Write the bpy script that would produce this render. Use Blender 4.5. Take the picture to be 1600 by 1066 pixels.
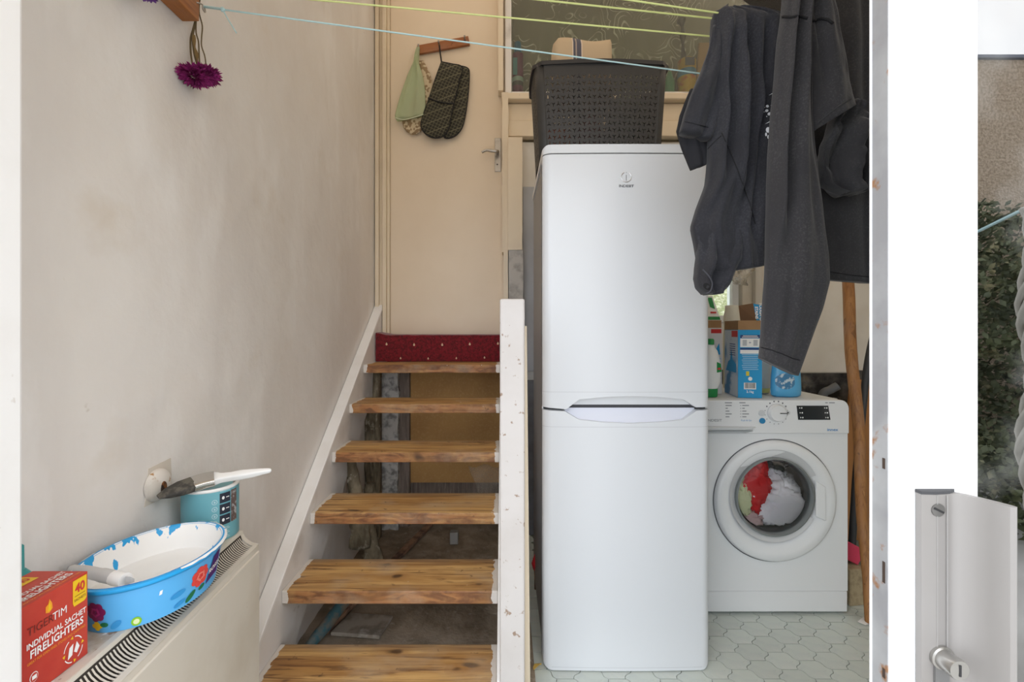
import bpy, bmesh, math, random
from mathutils import Vector, Matrix, noise as mnoise
random.seed(7)
PI = math.pi
for o in list(bpy.data.objects):
    bpy.data.objects.remove(o, do_unlink=True)
scene = bpy.context.scene
COL = scene.collection

# ------------------------------------------------------------------ camera
VX, VY, F, EZ = 788.0, 515.0, 711.0, 1.13      # vanishing point and focal length in px of 1600x1066, eye height in m
cam_d = bpy.data.cameras.new('camera')
cam_d.sensor_width = 36.0
cam_d.lens = F / 1600 * 36.0
cam_d.shift_x = (800 - VX) / 1600
cam_d.shift_y = (VY - 533) / 1600
cam_d.clip_start = 0.02
cam = bpy.data.objects.new('camera', cam_d)
COL.objects.link(cam)
cam.location = (0, 0, EZ)
cam.rotation_euler = (PI / 2, 0, 0)
scene.camera = cam

# ------------------------------------------------------------------ sky and exposure
world = bpy.data.worlds.new('overcast_sky')
scene.world = world
world.use_nodes = True
nt = world.node_tree
bg = nt.nodes['Background']
tc = nt.nodes.new('ShaderNodeTexCoord')
nz = nt.nodes.new('ShaderNodeTexNoise'); nz.inputs['Scale'].default_value = 2.2; nz.inputs['Detail'].default_value = 5
rp = nt.nodes.new('ShaderNodeValToRGB')
rp.color_ramp.elements[0].position = .35; rp.color_ramp.elements[0].color = (.80, .88, 1.0, 1)
rp.color_ramp.elements[1].position = .65; rp.color_ramp.elements[1].color = (1.0, 1.0, 1.0, 1)
nt.links.new(tc.outputs['Generated'], nz.inputs['Vector'])
nt.links.new(nz.outputs['Fac'], rp.inputs['Fac'])
nt.links.new(rp.outputs['Color'], bg.inputs['Color'])
bg.inputs['Strength'].default_value = 2.0
vs = scene.view_settings
vs.view_transform = 'Standard'; vs.look = 'None'; vs.gamma = 1.0; vs.use_curve_mapping = False
vs.exposure = 0.95

# ------------------------------------------------------------------ helpers
def P(x, y, Y):
    """photo pixel + depth (m from the camera plane) -> world point"""
    return Vector(((x - VX) * Y / F, Y, EZ - (y - VY) * Y / F))

ABS = {}

def layer(nt, base_sock, col2, scale=5, lo=.4, hi=.6, detail=5, stretch=(1, 1, 1), amount=1.0, rough=.55, dist=0.0):
    L = nt.links
    tcn = nt.nodes.new('ShaderNodeTexCoord')
    mp = nt.nodes.new('ShaderNodeMapping'); mp.inputs['Scale'].default_value = stretch
    n = nt.nodes.new('ShaderNodeTexNoise'); n.inputs['Scale'].default_value = scale
    n.inputs['Detail'].default_value = detail; n.inputs['Roughness'].default_value = rough
    n.inputs['Distortion'].default_value = dist
    r = nt.nodes.new('ShaderNodeMapRange'); r.inputs['From Min'].default_value = lo; r.inputs['From Max'].default_value = hi
    r.inputs['To Max'].default_value = amount
    m = nt.nodes.new('ShaderNodeMix'); m.data_type = 'RGBA'
    L.new(tcn.outputs['Object'], mp.inputs['Vector']); L.new(mp.outputs[0], n.inputs['Vector'])
    L.new(n.outputs['Fac'], r.inputs['Value']); L.new(r.outputs[0], m.inputs[0])
    if isinstance(base_sock, tuple):
        m.inputs[6].default_value = (*base_sock, 1)
    else:
        L.new(base_sock, m.inputs[6])
    m.inputs[7].default_value = (*col2, 1)
    return m.outputs[2]

def M(name, col, rough=.6, metal=0.0, layers=(), bump=None, spec=None, coat=0, sheen=0, rnd=0, trans=0):
    m = bpy.data.materials.new(name); m.use_nodes = True
    nt = m.node_tree; b = nt.nodes['Principled BSDF']
    b.inputs['Base Color'].default_value = (*col, 1)
    b.inputs['Roughness'].default_value = rough; b.inputs['Metallic'].default_value = metal
    if spec is not None: b.inputs['Specular IOR Level'].default_value = spec
    if coat: b.inputs['Coat Weight'].default_value = coat
    if sheen: b.inputs['Sheen Weight'].default_value = sheen
    if trans: b.inputs['Transmission Weight'].default_value = trans
    s = tuple(col)
    for l in layers:
        s = layer(nt, s, **l)
    if rnd:
        oi = nt.nodes.new('ShaderNodeObjectInfo')
        hv = nt.nodes.new('ShaderNodeHueSaturation')
        mr = nt.nodes.new('ShaderNodeMapRange'); mr.inputs['To Min'].default_value = 1 - rnd; mr.inputs['To Max'].default_value = 1 + rnd
        nt.links.new(oi.outputs['Random'], mr.inputs['Value']); nt.links.new(mr.outputs[0], hv.inputs['Value'])
        if isinstance(s, tuple): hv.inputs['Color'].default_value = (*s, 1)
        else: nt.links.new(s, hv.inputs['Color'])
        s = hv.outputs[0]
    if not isinstance(s, tuple): nt.links.new(s, b.inputs['Base Color'])
    if bump:
        tcn = nt.nodes.new('ShaderNodeTexCoord')
        mp = nt.nodes.new('ShaderNodeMapping'); mp.inputs['Scale'].default_value = bump.get('stretch', (1, 1, 1))
        n = nt.nodes.new('ShaderNodeTexNoise'); n.inputs['Scale'].default_value = bump['scale']; n.inputs['Detail'].default_value = bump.get('detail', 4)
        bp = nt.nodes.new('ShaderNodeBump'); bp.inputs['Strength'].default_value = bump['strength']; bp.inputs['Distance'].default_value = bump.get('dist', .002)
        nt.links.new(tcn.outputs['Object'], mp.inputs['Vector']); nt.links.new(mp.outputs[0], n.inputs['Vector'])
        nt.links.new(n.outputs['Fac'], bp.inputs['Height']); nt.links.new(bp.outputs[0], b.inputs['Normal'])
    return m

def glass_mat(name, tint=(.95, .97, .96), refl=.12, rough=0.0, dirt=0.0):
    m = bpy.data.materials.new(name); m.use_nodes = True
    nt = m.node_tree; nt.nodes.clear(); L = nt.links
    out = nt.nodes.new('ShaderNodeOutputMaterial')
    t = nt.nodes.new('ShaderNodeBsdfTransparent'); t.inputs[0].default_value = (*tint, 1)
    g = nt.nodes.new('ShaderNodeBsdfGlossy'); g.inputs['Roughness'].default_value = rough
    lw = nt.nodes.new('ShaderNodeFresnel'); lw.inputs['IOR'].default_value = 1.5
    ad = nt.nodes.new('ShaderNodeMath'); ad.operation = 'ADD'; ad.use_clamp = True; ad.inputs[1].default_value = refl
    mx = nt.nodes.new('ShaderNodeMixShader')
    L.new(lw.outputs[0], ad.inputs[0]); L.new(ad.outputs[0], mx.inputs[0]); L.new(t.outputs[0], mx.inputs[1]); L.new(g.outputs[0], mx.inputs[2])
    last = mx.outputs[0]
    if dirt:
        d = nt.nodes.new('ShaderNodeBsdfDiffuse'); d.inputs[0].default_value = (.8, .8, .78, 1)
        tcn = nt.nodes.new('ShaderNodeTexCoord'); n = nt.nodes.new('ShaderNodeTexNoise'); n.inputs['Scale'].default_value = 9; n.inputs['Detail'].default_value = 7
        r = nt.nodes.new('ShaderNodeMapRange'); r.inputs['From Min'].default_value = .5; r.inputs['From Max'].default_value = .8; r.inputs['To Max'].default_value = dirt
        m2 = nt.nodes.new('ShaderNodeMixShader')
        L.new(tcn.outputs['Object'], n.inputs['Vector']); L.new(n.outputs['Fac'], r.inputs['Value']); L.new(r.outputs[0], m2.inputs[0])
        L.new(last, m2.inputs[1]); L.new(d.outputs[0], m2.inputs[2]); last = m2.outputs[0]
    L.new(last, out.inputs[0])
    return m

def tag(o, label=None, cat=None, group=None, kind=None):
    if label: o['label'] = label
    if cat: o['category'] = cat
    if group: o['group'] = group
    if kind: o['kind'] = kind
    return o

def thing(name, label, cat, loc=(0, 0, 0), group=None, kind=None):
    o = bpy.data.objects.new(name, None); COL.objects.link(o)
    o.empty_display_size = .05
    o.location = loc; ABS[o.name] = Vector(loc)
    return tag(o, label, cat, group, kind)

class MB:
    def __init__(s): s.v = []; s.f = []
    def add(s, vs, fs):
        k = len(s.v); s.v += [Vector(p) for p in vs]; s.f += [tuple(i + k for i in f) for f in fs]; return s
    def box(s, x0, x1, y0, y1, z0, z1):
        return s.add([(x0, y0, z0), (x1, y0, z0), (x1, y1, z0), (x0, y1, z0), (x0, y0, z1), (x1, y0, z1), (x1, y1, z1), (x0, y1, z1)],
                     [(0, 3, 2, 1), (4, 5, 6, 7), (0, 1, 5, 4), (1, 2, 6, 5), (2, 3, 7, 6), (3, 0, 4, 7)])
    def obox(s, c, ax, ay, az):
        c = Vector(c); ax, ay, az = Vector(ax), Vector(ay), Vector(az)
        return s.add([c - ax - ay - az, c + ax - ay - az, c + ax + ay - az, c - ax + ay - az, c - ax - ay + az, c + ax - ay + az, c + ax + ay + az, c - ax + ay + az],
                     [(0, 3, 2, 1), (4, 5, 6, 7), (0, 1, 5, 4), (1, 2, 6, 5), (2, 3, 7, 6), (3, 0, 4, 7)])
    def prism(s, poly, axis, a0, a1):
        def w(p, a):
            return {'x': (a, p[0], p[1]), 'y': (p[0], a, p[1]), 'z': (p[0], p[1], a)}[axis]
        n = len(poly)
        return s.add([w(p, a0) for p in poly] + [w(p, a1) for p in poly],
                     [tuple(range(n)), tuple(range(2 * n - 1, n - 1, -1))] + [(i, (i + 1) % n, n + (i + 1) % n, n + i) for i in range(n)])
    def loft(s, rings, closed=True, cap0=True, cap1=True):
        n = len(rings[0]); k = len(rings)
        fs = []
        for i in range(k - 1):
            for j in range(n if closed else n - 1):
                a, b = i * n + j, i * n + (j + 1) % n
                fs.append((a, b, b + n, a + n))
        if cap0 and closed: fs.append(tuple(range(n - 1, -1, -1)))
        if cap1 and closed: fs.append(tuple(range((k - 1) * n, k * n)))
        return s.add([p for r in rings for p in r], fs)
    def tube(s, path, r, n=8, cap=True):
        path = [Vector(p) for p in path]; m = len(path)
        rs = r if isinstance(r, (list, tuple)) else [r] * m
        rings = []; up = None
        for i, p in enumerate(path):
            t = (path[min(i + 1, m - 1)] - path[max(i - 1, 0)]).normalized()
            if up is None:
                up = Vector((0, 0, 1)) if abs(t.z) < .9 else Vector((1, 0, 0))
            u = (up - t * up.dot(t))
            if u.length < 1e-4: u = t.orthogonal()
            u.normalize(); w = t.cross(u); up = u
            rings.append([p + (u * math.cos(2 * PI * j / n) + w * math.sin(2 * PI * j / n)) * rs[i] for j in range(n)])
        return s.loft(rings, True, cap, cap)
    def lathe(s, prof, c=(0, 0, 0), axis='z', n=32, sx=1, sy=1, cap0=True, cap1=True):
        c = Vector(c); rings = []
        for r, h in prof:
            ring = []
            for j in range(n):
                a = 2 * PI * j / n; x, y = r * math.cos(a) * sx, r * math.sin(a) * sy
                ring.append(c + Vector({'z': (x, y, h), 'y': (x, h, y), 'x': (h, x, y)}[axis]))
            rings.append(ring)
        return s.loft(rings, True, cap0, cap1)
    def blob(s, c, rx, ry, rz, amp=.2, freq=2.0, seed=0, nu=24, nv=14, zmin=None):
        c = Vector(c); rings = []
        for i in range(nv + 1):
            th = PI * (i + .02) / (nv + .04); ring = []
            for j in range(nu):
                ph = 2 * PI * j / nu
                d = Vector((math.sin(th) * math.cos(ph), math.sin(th) * math.sin(ph), math.cos(th)))
                q = d * freq + Vector((seed * 3.7, seed * 1.3, seed * 7.1))
                k = 1 + amp * (mnoise.noise(q) + .6 * (abs(mnoise.noise(q * 2.3)) * 2 - .6))
                p = c + Vector((d.x * rx * k, d.y * ry * k, d.z * rz * k))
                if zmin is not None and p.z < zmin: p.z = zmin
                ring.append(p)
            rings.append(ring)
        return s.loft(rings)
    def build(s, name, mat, parent=None, smooth=False, bevel=0, seg=2, label=None, cat=None, group=None, kind=None, solid=0, origin=None, sub=0, angle=None):
        xs = [p.x for p in s.v]; ys = [p.y for p in s.v]; zs = [p.z for p in s.v]
        if origin is None:
            origin = Vector(((min(xs) + max(xs)) / 2, (min(ys) + max(ys)) / 2, (min(zs) + max(zs)) / 2 if parent else min(zs)))
        origin = Vector(origin)
        me = bpy.data.meshes.new(name)
        me.from_pydata([tuple(p - origin) for p in s.v], [], s.f)
        bm = bmesh.new(); bm.from_mesh(me)
        bmesh.ops.recalc_face_normals(bm, faces=bm.faces[:]); bm.to_mesh(me); bm.free()
        if smooth:
            for p in me.polygons: p.use_smooth = True
        me.materials.append(mat)
        o = bpy.data.objects.new(name, me); COL.objects.link(o)
        ABS[o.name] = origin
        if parent:
            o.parent = parent; o.location = origin - ABS[parent.name]
        else:
            o.location = origin
        if solid:
            md = o.modifiers.new('thickness', 'SOLIDIFY'); md.thickness = solid; md.offset = 0
        if bevel:
            md = o.modifiers.new('bevel', 'BEVEL'); md.width = bevel; md.segments = seg; md.limit_method = 'ANGLE'; md.angle_limit = math.radians(35)
        if sub:
            md = o.modifiers.new('sub', 'SUBSURF'); md.levels = sub; md.render_levels = sub
        if smooth and angle:
            me.set_sharp_from_angle(angle=math.radians(angle))
        tag(o, label, cat, group, kind)
        return o

def place(o_data, name, parent, loc, rot=None):
    """a further piece sharing mesh data"""
    o = bpy.data.objects.new(name, o_data); COL.objects.link(o)
    o.parent = parent; o.location = Vector(loc) - ABS[parent.name]; ABS[o.name] = Vector(loc)
    if rot: o.rotation_euler = rot
    return o

def text_mb(body, size, fn, align='CENTER', ext=0.0004, xs=1.0, bold=0.0):
    """lettering as a mesh; fn maps (u, v, depth) to a world point"""
    cu = bpy.data.curves.new('lettering', 'FONT'); cu.body = body; cu.size = size; cu.align_x = align; cu.align_y = 'CENTER'
    cu.resolution_u = 3; cu.offset = bold
    ob = bpy.data.objects.new('lettering_tmp', cu); COL.objects.link(ob)
    bpy.context.view_layer.update()
    me = bpy.data.meshes.new_from_object(ob)
    mb = MB(); mb.add([fn(v.co.x * xs, v.co.y, ext) for v in me.vertices], [tuple(p.vertices) for p in me.polygons])
    bpy.data.objects.remove(ob, do_unlink=True); bpy.data.curves.remove(cu); bpy.data.meshes.remove(me)
    return mb

def flat(origin, u, v):
    o, u, v = Vector(origin), Vector(u).normalized(), Vector(v).normalized(); n = u.cross(v)
    return lambda a, b, d=0.0004: o + u * a + v * b + n * d

def lettering(body, size, fn, mat, parent, align='CENTER', xs=1.0, name='lettering', ext=.0006, bold=0.0):
    return text_mb(body, size, fn, align, ext, xs, bold).build(name, mat, parent)

def patch(poly, fn, mat, parent, name='print', ext=.0005, sub=0):
    """flat printed shape; poly in (u, v) mapped by fn"""
    mb = MB()
    if sub:
        us = [p[0] for p in poly]; vsx = [p[1] for p in poly]
        u0, u1, v0, v1 = min(us), max(us), min(vsx), max(vsx)
        rings = [[fn(u0 + (u1 - u0) * i / sub, v, ext) for v in (v0, v1)] for i in range(sub + 1)]
        mb.loft(rings, closed=False)
    else:
        mb.add([fn(a, b, ext) for a, b in poly], [tuple(range(len(poly)))])
    return mb.build(name, mat, parent)

def ell(cx, cy, rx, ry, n=16, rot=0):
    return [(cx + rx * math.cos(2 * PI * i / n) * math.cos(rot) - ry * math.sin(2 * PI * i / n) * math.sin(rot),
             cy + rx * math.cos(2 * PI * i / n) * math.sin(rot) + ry * math.sin(2 * PI * i / n) * math.cos(rot)) for i in range(n)]

def rect(x0, x1, y0, y1): return [(x0, y0), (x1, y0), (x1, y1), (x0, y1)]

def bez(pts, n=12):
    """Catmull-Rom through pts"""
    pts = [Vector(p) for p in pts]; out = []
    for i in range(len(pts) - 1):
        p0, p1, p2, p3 = pts[max(i - 1, 0)], pts[i], pts[i + 1], pts[min(i + 2, len(pts) - 1)]
        for k in range(n):
            t = k / n
            out.append(.5 * ((2 * p1) + (p2 - p0) * t + (2 * p0 - 5 * p1 + 4 * p2 - p3) * t * t + (3 * p1 - p0 - 3 * p2 + p3) * t ** 3))
    out.append(pts[-1]); return out

# ------------------------------------------------------------------ materials
plaster = M('painted_plaster', (.82, .79, .76), .75, layers=[
    dict(col2=(.76, .71, .66), scale=2.2, lo=.42, hi=.7, detail=6, amount=.8),
    dict(col2=(.62, .51, .37), scale=3.1, lo=.60, hi=.80, detail=5, amount=.55),
    dict(col2=(.72, .68, .65), scale=1.6, lo=.5, hi=.62, detail=7, amount=.5, stretch=(1, 1.6, .35)),
    dict(col2=(.90, .885, .87), scale=5, lo=.54, hi=.68, detail=6, amount=.6, stretch=(1, 1, .4)),
    dict(col2=(.45, .38, .3), scale=22, lo=.75, hi=.82, detail=3, amount=.5)], bump=dict(scale=7, strength=.8, dist=.014, detail=7))
white_gloss = M('white_gloss_paint', (.86, .85, .84), .4, layers=[dict(col2=(.72, .69, .65), scale=6, lo=.5, hi=.75, amount=.5), dict(col2=(.4, .3, .2), scale=40, lo=.7, hi=.76, amount=.6)])
worn_white = M('chipped_white_paint', (.56, .53, .51), .5, layers=[
    dict(col2=(.47, .43, .40), scale=5, lo=.45, hi=.75, amount=.7),
    dict(col2=(.26, .17, .11), scale=38, lo=.62, hi=.66, detail=5, amount=.9), dict(col2=(.30, .21, .15), scale=15, lo=.66, hi=.72, detail=6, amount=.8)], bump=dict(scale=14, strength=.3, dist=.003))
stringer_m = M('stringer_paint', (.82, .80, .78), .55, layers=[dict(col2=(.5, .45, .4), scale=7, lo=.52, hi=.8, amount=.6), dict(col2=(.3, .24, .19), scale=25, lo=.68, hi=.76, amount=.6)])
cream = M('cream_gloss_paint', (.76, .65, .49), .45, layers=[dict(col2=(.6, .5, .38), scale=4, lo=.5, hi=.8, amount=.5), dict(col2=(.25, .18, .12), scale=30, lo=.72, hi=.76, amount=.7)], bump=dict(scale=12, strength=.15))
door_m = M('cream_door_paint', (.78, .66, .51), .5, layers=[dict(col2=(.70, .57, .41), scale=2, lo=.4, hi=.75, amount=.6)], bump=dict(scale=6, strength=.15))
grey_trim = M('grey_filler', (.50, .48, .45), .9, layers=[dict(col2=(.35, .33, .31), scale=20, lo=.45, hi=.65)], bump=dict(scale=60, strength=.5))
grey_board = M('grey_board', (.45, .46, .48), .6, layers=[dict(col2=(.38, .38, .39), scale=3, lo=.4, hi=.7)])
ceil_m = M('ceiling_board', (.62, .55, .46), .8, layers=[dict(col2=(.55, .48, .38), scale=3, lo=.4, hi=.7)])
dirt = M('dirt_ground', (.38, .31, .235), .95, layers=[dict(col2=(.22, .175, .125), scale=6, lo=.4, hi=.6), dict(col2=(.46, .40, .33), scale=30, lo=.62, hi=.75)], bump=dict(scale=25, strength=.8, dist=.01))
dark_wall = M('bare_brickwork', (.27, .235, .20), .95, layers=[dict(col2=(.07, .06, .05), scale=9, lo=.4, hi=.6), dict(col2=(.34, .28, .2), scale=16, lo=.6, hi=.75)], bump=dict(scale=18, strength=.8, dist=.012))
concrete = M('concrete', (.55, .53, .50), .95, layers=[dict(col2=(.22, .21, .2), scale=30, lo=.45, hi=.65), dict(col2=(.6, .58, .55), scale=7, lo=.6, hi=.75)], bump=dict(scale=60, strength=.7, dist=.004))
hardboard = M('brown_hardboard', (.52, .29, .10), .75, layers=[dict(col2=(.42, .22, .075), scale=4, lo=.4, hi=.7), dict(col2=(.58, .36, .15), scale=90, lo=.5, hi=.7, amount=.5)])
weathered = M('weathered_board', (.25, .2, .17), .9, layers=[dict(col2=(.13, .1, .08), scale=8, lo=.4, hi=.65, stretch=(6, 6, .6)), dict(col2=(.42, .36, .3), scale=20, lo=.6, hi=.75, stretch=(4, 4, .5))], bump=dict(scale=20, strength=.6))

def wood_mat(name, light, mid, dark, front=None, ends=None, scale=1.0, axis='x'):
    m = bpy.data.materials.new(name); m.use_nodes = True
    nt = m.node_tree; L = nt.links; b = nt.nodes['Principled BSDF']; b.inputs['Roughness'].default_value = .55
    st = {'x': (1.2, 12, 12), 'z': (12, 12, 1.2), 'y': (12, 1.2, 12)}[axis]
    st = tuple(k * scale for k in st)
    s = layer(nt, mid, light, scale=2.2, lo=.35, hi=.62, detail=5, stretch=st, dist=.6)
    s = layer(nt, s, dark, scale=3.4, lo=.48, hi=.68, detail=8, stretch=st, amount=.8, dist=1.4, rough=.65)
    s = layer(nt, s, tuple(k * .30 for k in dark), scale=3.2, lo=.64, hi=.72, detail=3, stretch=tuple(k * (1.6 if k < 5 else .45) for k in st), amount=.9, dist=.8)
    s = layer(nt, s, tuple(k * .6 + .13 for k in mid), scale=6, lo=.48, hi=.75, detail=7, amount=.55)
    s = layer(nt, s, tuple(k * .25 for k in dark), scale=30, lo=.68, hi=.74, detail=3, amount=.6)
    if front:
        tcn = nt.nodes.new('ShaderNodeTexCoord'); sx = nt.nodes.new('ShaderNodeSeparateXYZ'); L.new(tcn.outputs['Object'], sx.inputs[0])
        n = nt.nodes.new('ShaderNodeTexNoise'); n.inputs['Scale'].default_value = 14; n.inputs['Detail'].default_value = 4
        L.new(tcn.outputs['Object'], n.inputs['Vector'])
        ad = nt.nodes.new('ShaderNodeMath'); ad.operation = 'MULTIPLY_ADD'; ad.inputs[1].default_value = .012
        L.new(n.outputs['Fac'], ad.inputs[0]); L.new(sx.outputs['Y'], ad.inputs[2])
        lt = nt.nodes.new('ShaderNodeMapRange'); lt.inputs['From Min'].default_value = front[0] + .006; lt.inputs['From Max'].default_value = front[0] + .010
        lt.inputs['To Min'].default_value = .55; lt.inputs['To Max'].default_value = 0
        L.new(ad.outputs[0], lt.inputs['Value'])
        mx = nt.nodes.new('ShaderNodeMix'); mx.data_type = 'RGBA'; mx.inputs[7].default_value = (*front[1], 1)
        L.new(lt.outputs[0], mx.inputs[0]); L.new(s, mx.inputs[6]); s = mx.outputs[2]
        # white paint left on the ends of the tread
        n2 = nt.nodes.new('ShaderNodeTexNoise'); n2.inputs['Scale'].default_value = 38; n2.inputs['Detail'].default_value = 3
        oi = nt.nodes.new('ShaderNodeObjectInfo'); va = nt.nodes.new('ShaderNodeVectorMath'); va.operation = 'ADD'
        L.new(tcn.outputs['Object'], va.inputs[0]); L.new(oi.outputs['Random'], va.inputs[1]); L.new(va.outputs[0], n2.inputs['Vector'])
        ab = nt.nodes.new('ShaderNodeMath'); ab.operation = 'ABSOLUTE'; L.new(sx.outputs['X'], ab.inputs[0])
        a2 = nt.nodes.new('ShaderNodeMath'); a2.operation = 'MULTIPLY_ADD'; a2.inputs[1].default_value = .03; L.new(n2.outputs['Fac'], a2.inputs[0]); L.new(ab.outputs[0], a2.inputs[2])
        gt = nt.nodes.new('ShaderNodeMath'); gt.operation = 'GREATER_THAN'; gt.inputs[1].default_value = ends; L.new(a2.outputs[0], gt.inputs[0])
        m2 = nt.nodes.new('ShaderNodeMix'); m2.data_type = 'RGBA'; m2.inputs[7].default_value = (.78, .75, .71, 1)
        L.new(gt.outputs[0], m2.inputs[0]); L.new(s, m2.inputs[6]); s = m2.outputs[2]
    L.new(s, b.inputs['Base Color'])
    n3 = nt.nodes.new('ShaderNodeTexNoise'); n3.inputs['Scale'].default_value = 8; tc3 = nt.nodes.new('ShaderNodeTexCoord'); mp3 = nt.nodes.new('ShaderNodeMapping'); mp3.inputs['Scale'].default_value = st
    bp = nt.nodes.new('ShaderNodeBump'); bp.inputs['Strength'].default_value = .25; bp.inputs['Distance'].default_value = .002
    L.new(tc3.outputs['Object'], mp3.inputs[0]); L.new(mp3.outputs[0], n3.inputs['Vector']); L.new(n3.outputs['Fac'], bp.inputs['Height']); L.new(bp.outputs[0], b.inputs['Normal'])
    return m

TREAD_D = .20
def tread_wood():
    m = bpy.data.materials.new('worn_pine'); m.use_nodes = True
    nt = m.node_tree; L = nt.links; b = nt.nodes['Principled BSDF']; b.inputs['Roughness'].default_value = .6
    N = lambda t: nt.nodes.new('ShaderNode' + t)
    tcn = N('TexCoord'); oi = N('ObjectInfo'); mm = N('Math'); mm.operation = 'MULTIPLY'; mm.inputs[1].default_value = 37.0
    L.new(oi.outputs['Random'], mm.inputs[0])
    va = N('VectorMath'); va.operation = 'ADD'; L.new(tcn.outputs['Object'], va.inputs[0]); L.new(mm.outputs[0], va.inputs[1])
    def noise(scale, st, detail=5, dist=0, rough=.55):
        mp = N('Mapping'); mp.inputs['Scale'].default_value = st; n = N('TexNoise')
        n.inputs['Scale'].default_value = scale; n.inputs['Detail'].default_value = detail; n.inputs['Distortion'].default_value = dist; n.inputs['Roughness'].default_value = rough
        L.new(va.outputs[0], mp.inputs[0]); L.new(mp.outputs[0], n.inputs['Vector']); return n.outputs['Fac']
    def rng(sock, lo, hi, a=0.0, c=1.0):
        r = N('MapRange'); r.inputs['From Min'].default_value = lo; r.inputs['From Max'].default_value = hi; r.inputs['To Min'].default_value = a; r.inputs['To Max'].default_value = c
        L.new(sock, r.inputs['Value']); return r.outputs[0]
    def mix(f, a, c):
        x = N('Mix'); x.data_type = 'RGBA'; L.new(f, x.inputs[0])
        if isinstance(a, tuple): x.inputs[6].default_value = (*a, 1)
        else: L.new(a, x.inputs[6])
        x.inputs[7].default_value = (*c, 1); return x.outputs[2]
    sx = N('SeparateXYZ'); L.new(tcn.outputs['Object'], sx.inputs[0])
    s = mix(rng(noise(2.0, (1, 9, 9), 5, .8), .36, .62), (.44, .235, .075), (.66, .41, .16))
    s = mix(rng(noise(1.7, (1.3, 38, 38), 6, .5, .6), .46, .66, 0, .85), s, (.23, .10, .035))
    s = mix(rng(noise(2.6, (1.0, 14, 14), 4, 2.2), .56, .63, 0, .75), s, (.15, .065, .025))
    # front edge: redder and darker
    nf = noise(16, (1, 1, 1), 4)
    ad = N('Math'); ad.operation = 'MULTIPLY_ADD'; ad.inputs[1].default_value = .014; L.new(nf, ad.inputs[0]); L.new(sx.outputs['Y'], ad.inputs[2])
    fr_ = rng(ad.outputs[0], -TREAD_D / 2 + .006, -TREAD_D / 2 + .011, .75, 0)
    s = mix(fr_, s, (.34, .13, .045))
    dk = N('Math'); dk.operation = 'MULTIPLY'; L.new(fr_, dk.inputs[0]); L.new(rng(noise(8, (1, 4, 4), 6, 1.2), .42, .58), dk.inputs[1])
    s = mix(dk.outputs[0], s, (.11, .045, .02))
    # knots
    mp = N('Mapping'); mp.inputs['Scale'].default_value = (6.0, 13, 5); vo = N('TexVoronoi'); vo.inputs['Scale'].default_value = 1.0
    nv = N('TexNoise'); nv.inputs['Scale'].default_value = 9; L.new(va.outputs[0], nv.inputs['Vector'])
    vm = N('VectorMath'); vm.operation = 'MULTIPLY_ADD'; vm.inputs[1].default_value = (.5, .5, .5)
    L.new(va.outputs[0], mp.inputs[0]); L.new(nv.outputs['Color'], vm.inputs[0]); L.new(mp.outputs[0], vm.inputs[2]); L.new(vm.outputs[0], vo.inputs['Vector'])
    sel = N('SeparateColor'); L.new(vo.outputs['Color'], sel.inputs[0]); pick = rng(sel.outputs[0], .42, .43)
    def knot(lo, hi, amt, col):
        nonlocal s
        k = N('Math'); k.operation = 'MULTIPLY'; L.new(rng(vo.outputs['Distance'], lo, hi, amt, 0), k.inputs[0]); L.new(pick, k.inputs[1]); s = mix(k.outputs[0], s, col)
    knot(.15, .42, .55, (.30, .14, .045)); knot(.09, .17, .9, (.07, .032, .014))
    # dust, scuffs and grime at the back edge
    s = mix(rng(noise(6, (1, 1.5, 1), 7), .50, .75, 0, .55), s, (.50, .39, .27))
    s = mix(rng(noise(30, (1, 1, 1), 3), .66, .72, 0, .7), s, (.09, .05, .03))
    gb_ = N('Math'); gb_.operation = 'MULTIPLY_ADD'; gb_.inputs[1].default_value = .05; L.new(noise(9, (1, 1, 1), 4), gb_.inputs[0]); L.new(sx.outputs['Y'], gb_.inputs[2])
    s = mix(rng(gb_.outputs[0], .085, .125, 0, .65), s, (.24, .17, .11))
    # white paint left at the ends
    ab = N('Math'); ab.operation = 'ABSOLUTE'; L.new(sx.outputs['X'], ab.inputs[0])
    a2 = N('Math'); a2.operation = 'MULTIPLY_ADD'; a2.inputs[1].default_value = .034; L.new(noise(34, (1, 1, 1), 4), a2.inputs[0]); L.new(ab.outputs[0], a2.inputs[2])
    s = mix(rng(a2.outputs[0], .3355, .3365, 0, .92), s, (.74, .71, .67))
    s = mix(rng(noise(45, (1, 1, 1), 1), .80, .81), s, (.78, .76, .72))
    L.new(s, b.inputs['Base Color'])
    bp = N('Bump'); bp.inputs['Strength'].default_value = .3; bp.inputs['Distance'].default_value = .003
    L.new(noise(2, (1.3, 36, 36), 5), bp.inputs['Height']); L.new(bp.outputs[0], b.inputs['Normal'])
    return m
tread_m = tread_wood()
pine_pole = wood_mat('varnished_pine', (.42, .20, .065), (.33, .14, .04), (.16, .06, .02), scale=1.6, axis='z')
teak = wood_mat('brown_wood', (.42, .16, .04), (.34, .12, .03), (.2, .06, .02), axis='y')
teak_x = wood_mat('brown_wood_rack', (.36, .13, .035), (.30, .10, .028), (.18, .05, .02), axis='x')
stick_m = M('old_stick', (.36, .22, .14), .9, layers=[dict(col2=(.12, .07, .05), scale=12, lo=.4, hi=.6)])

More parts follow.
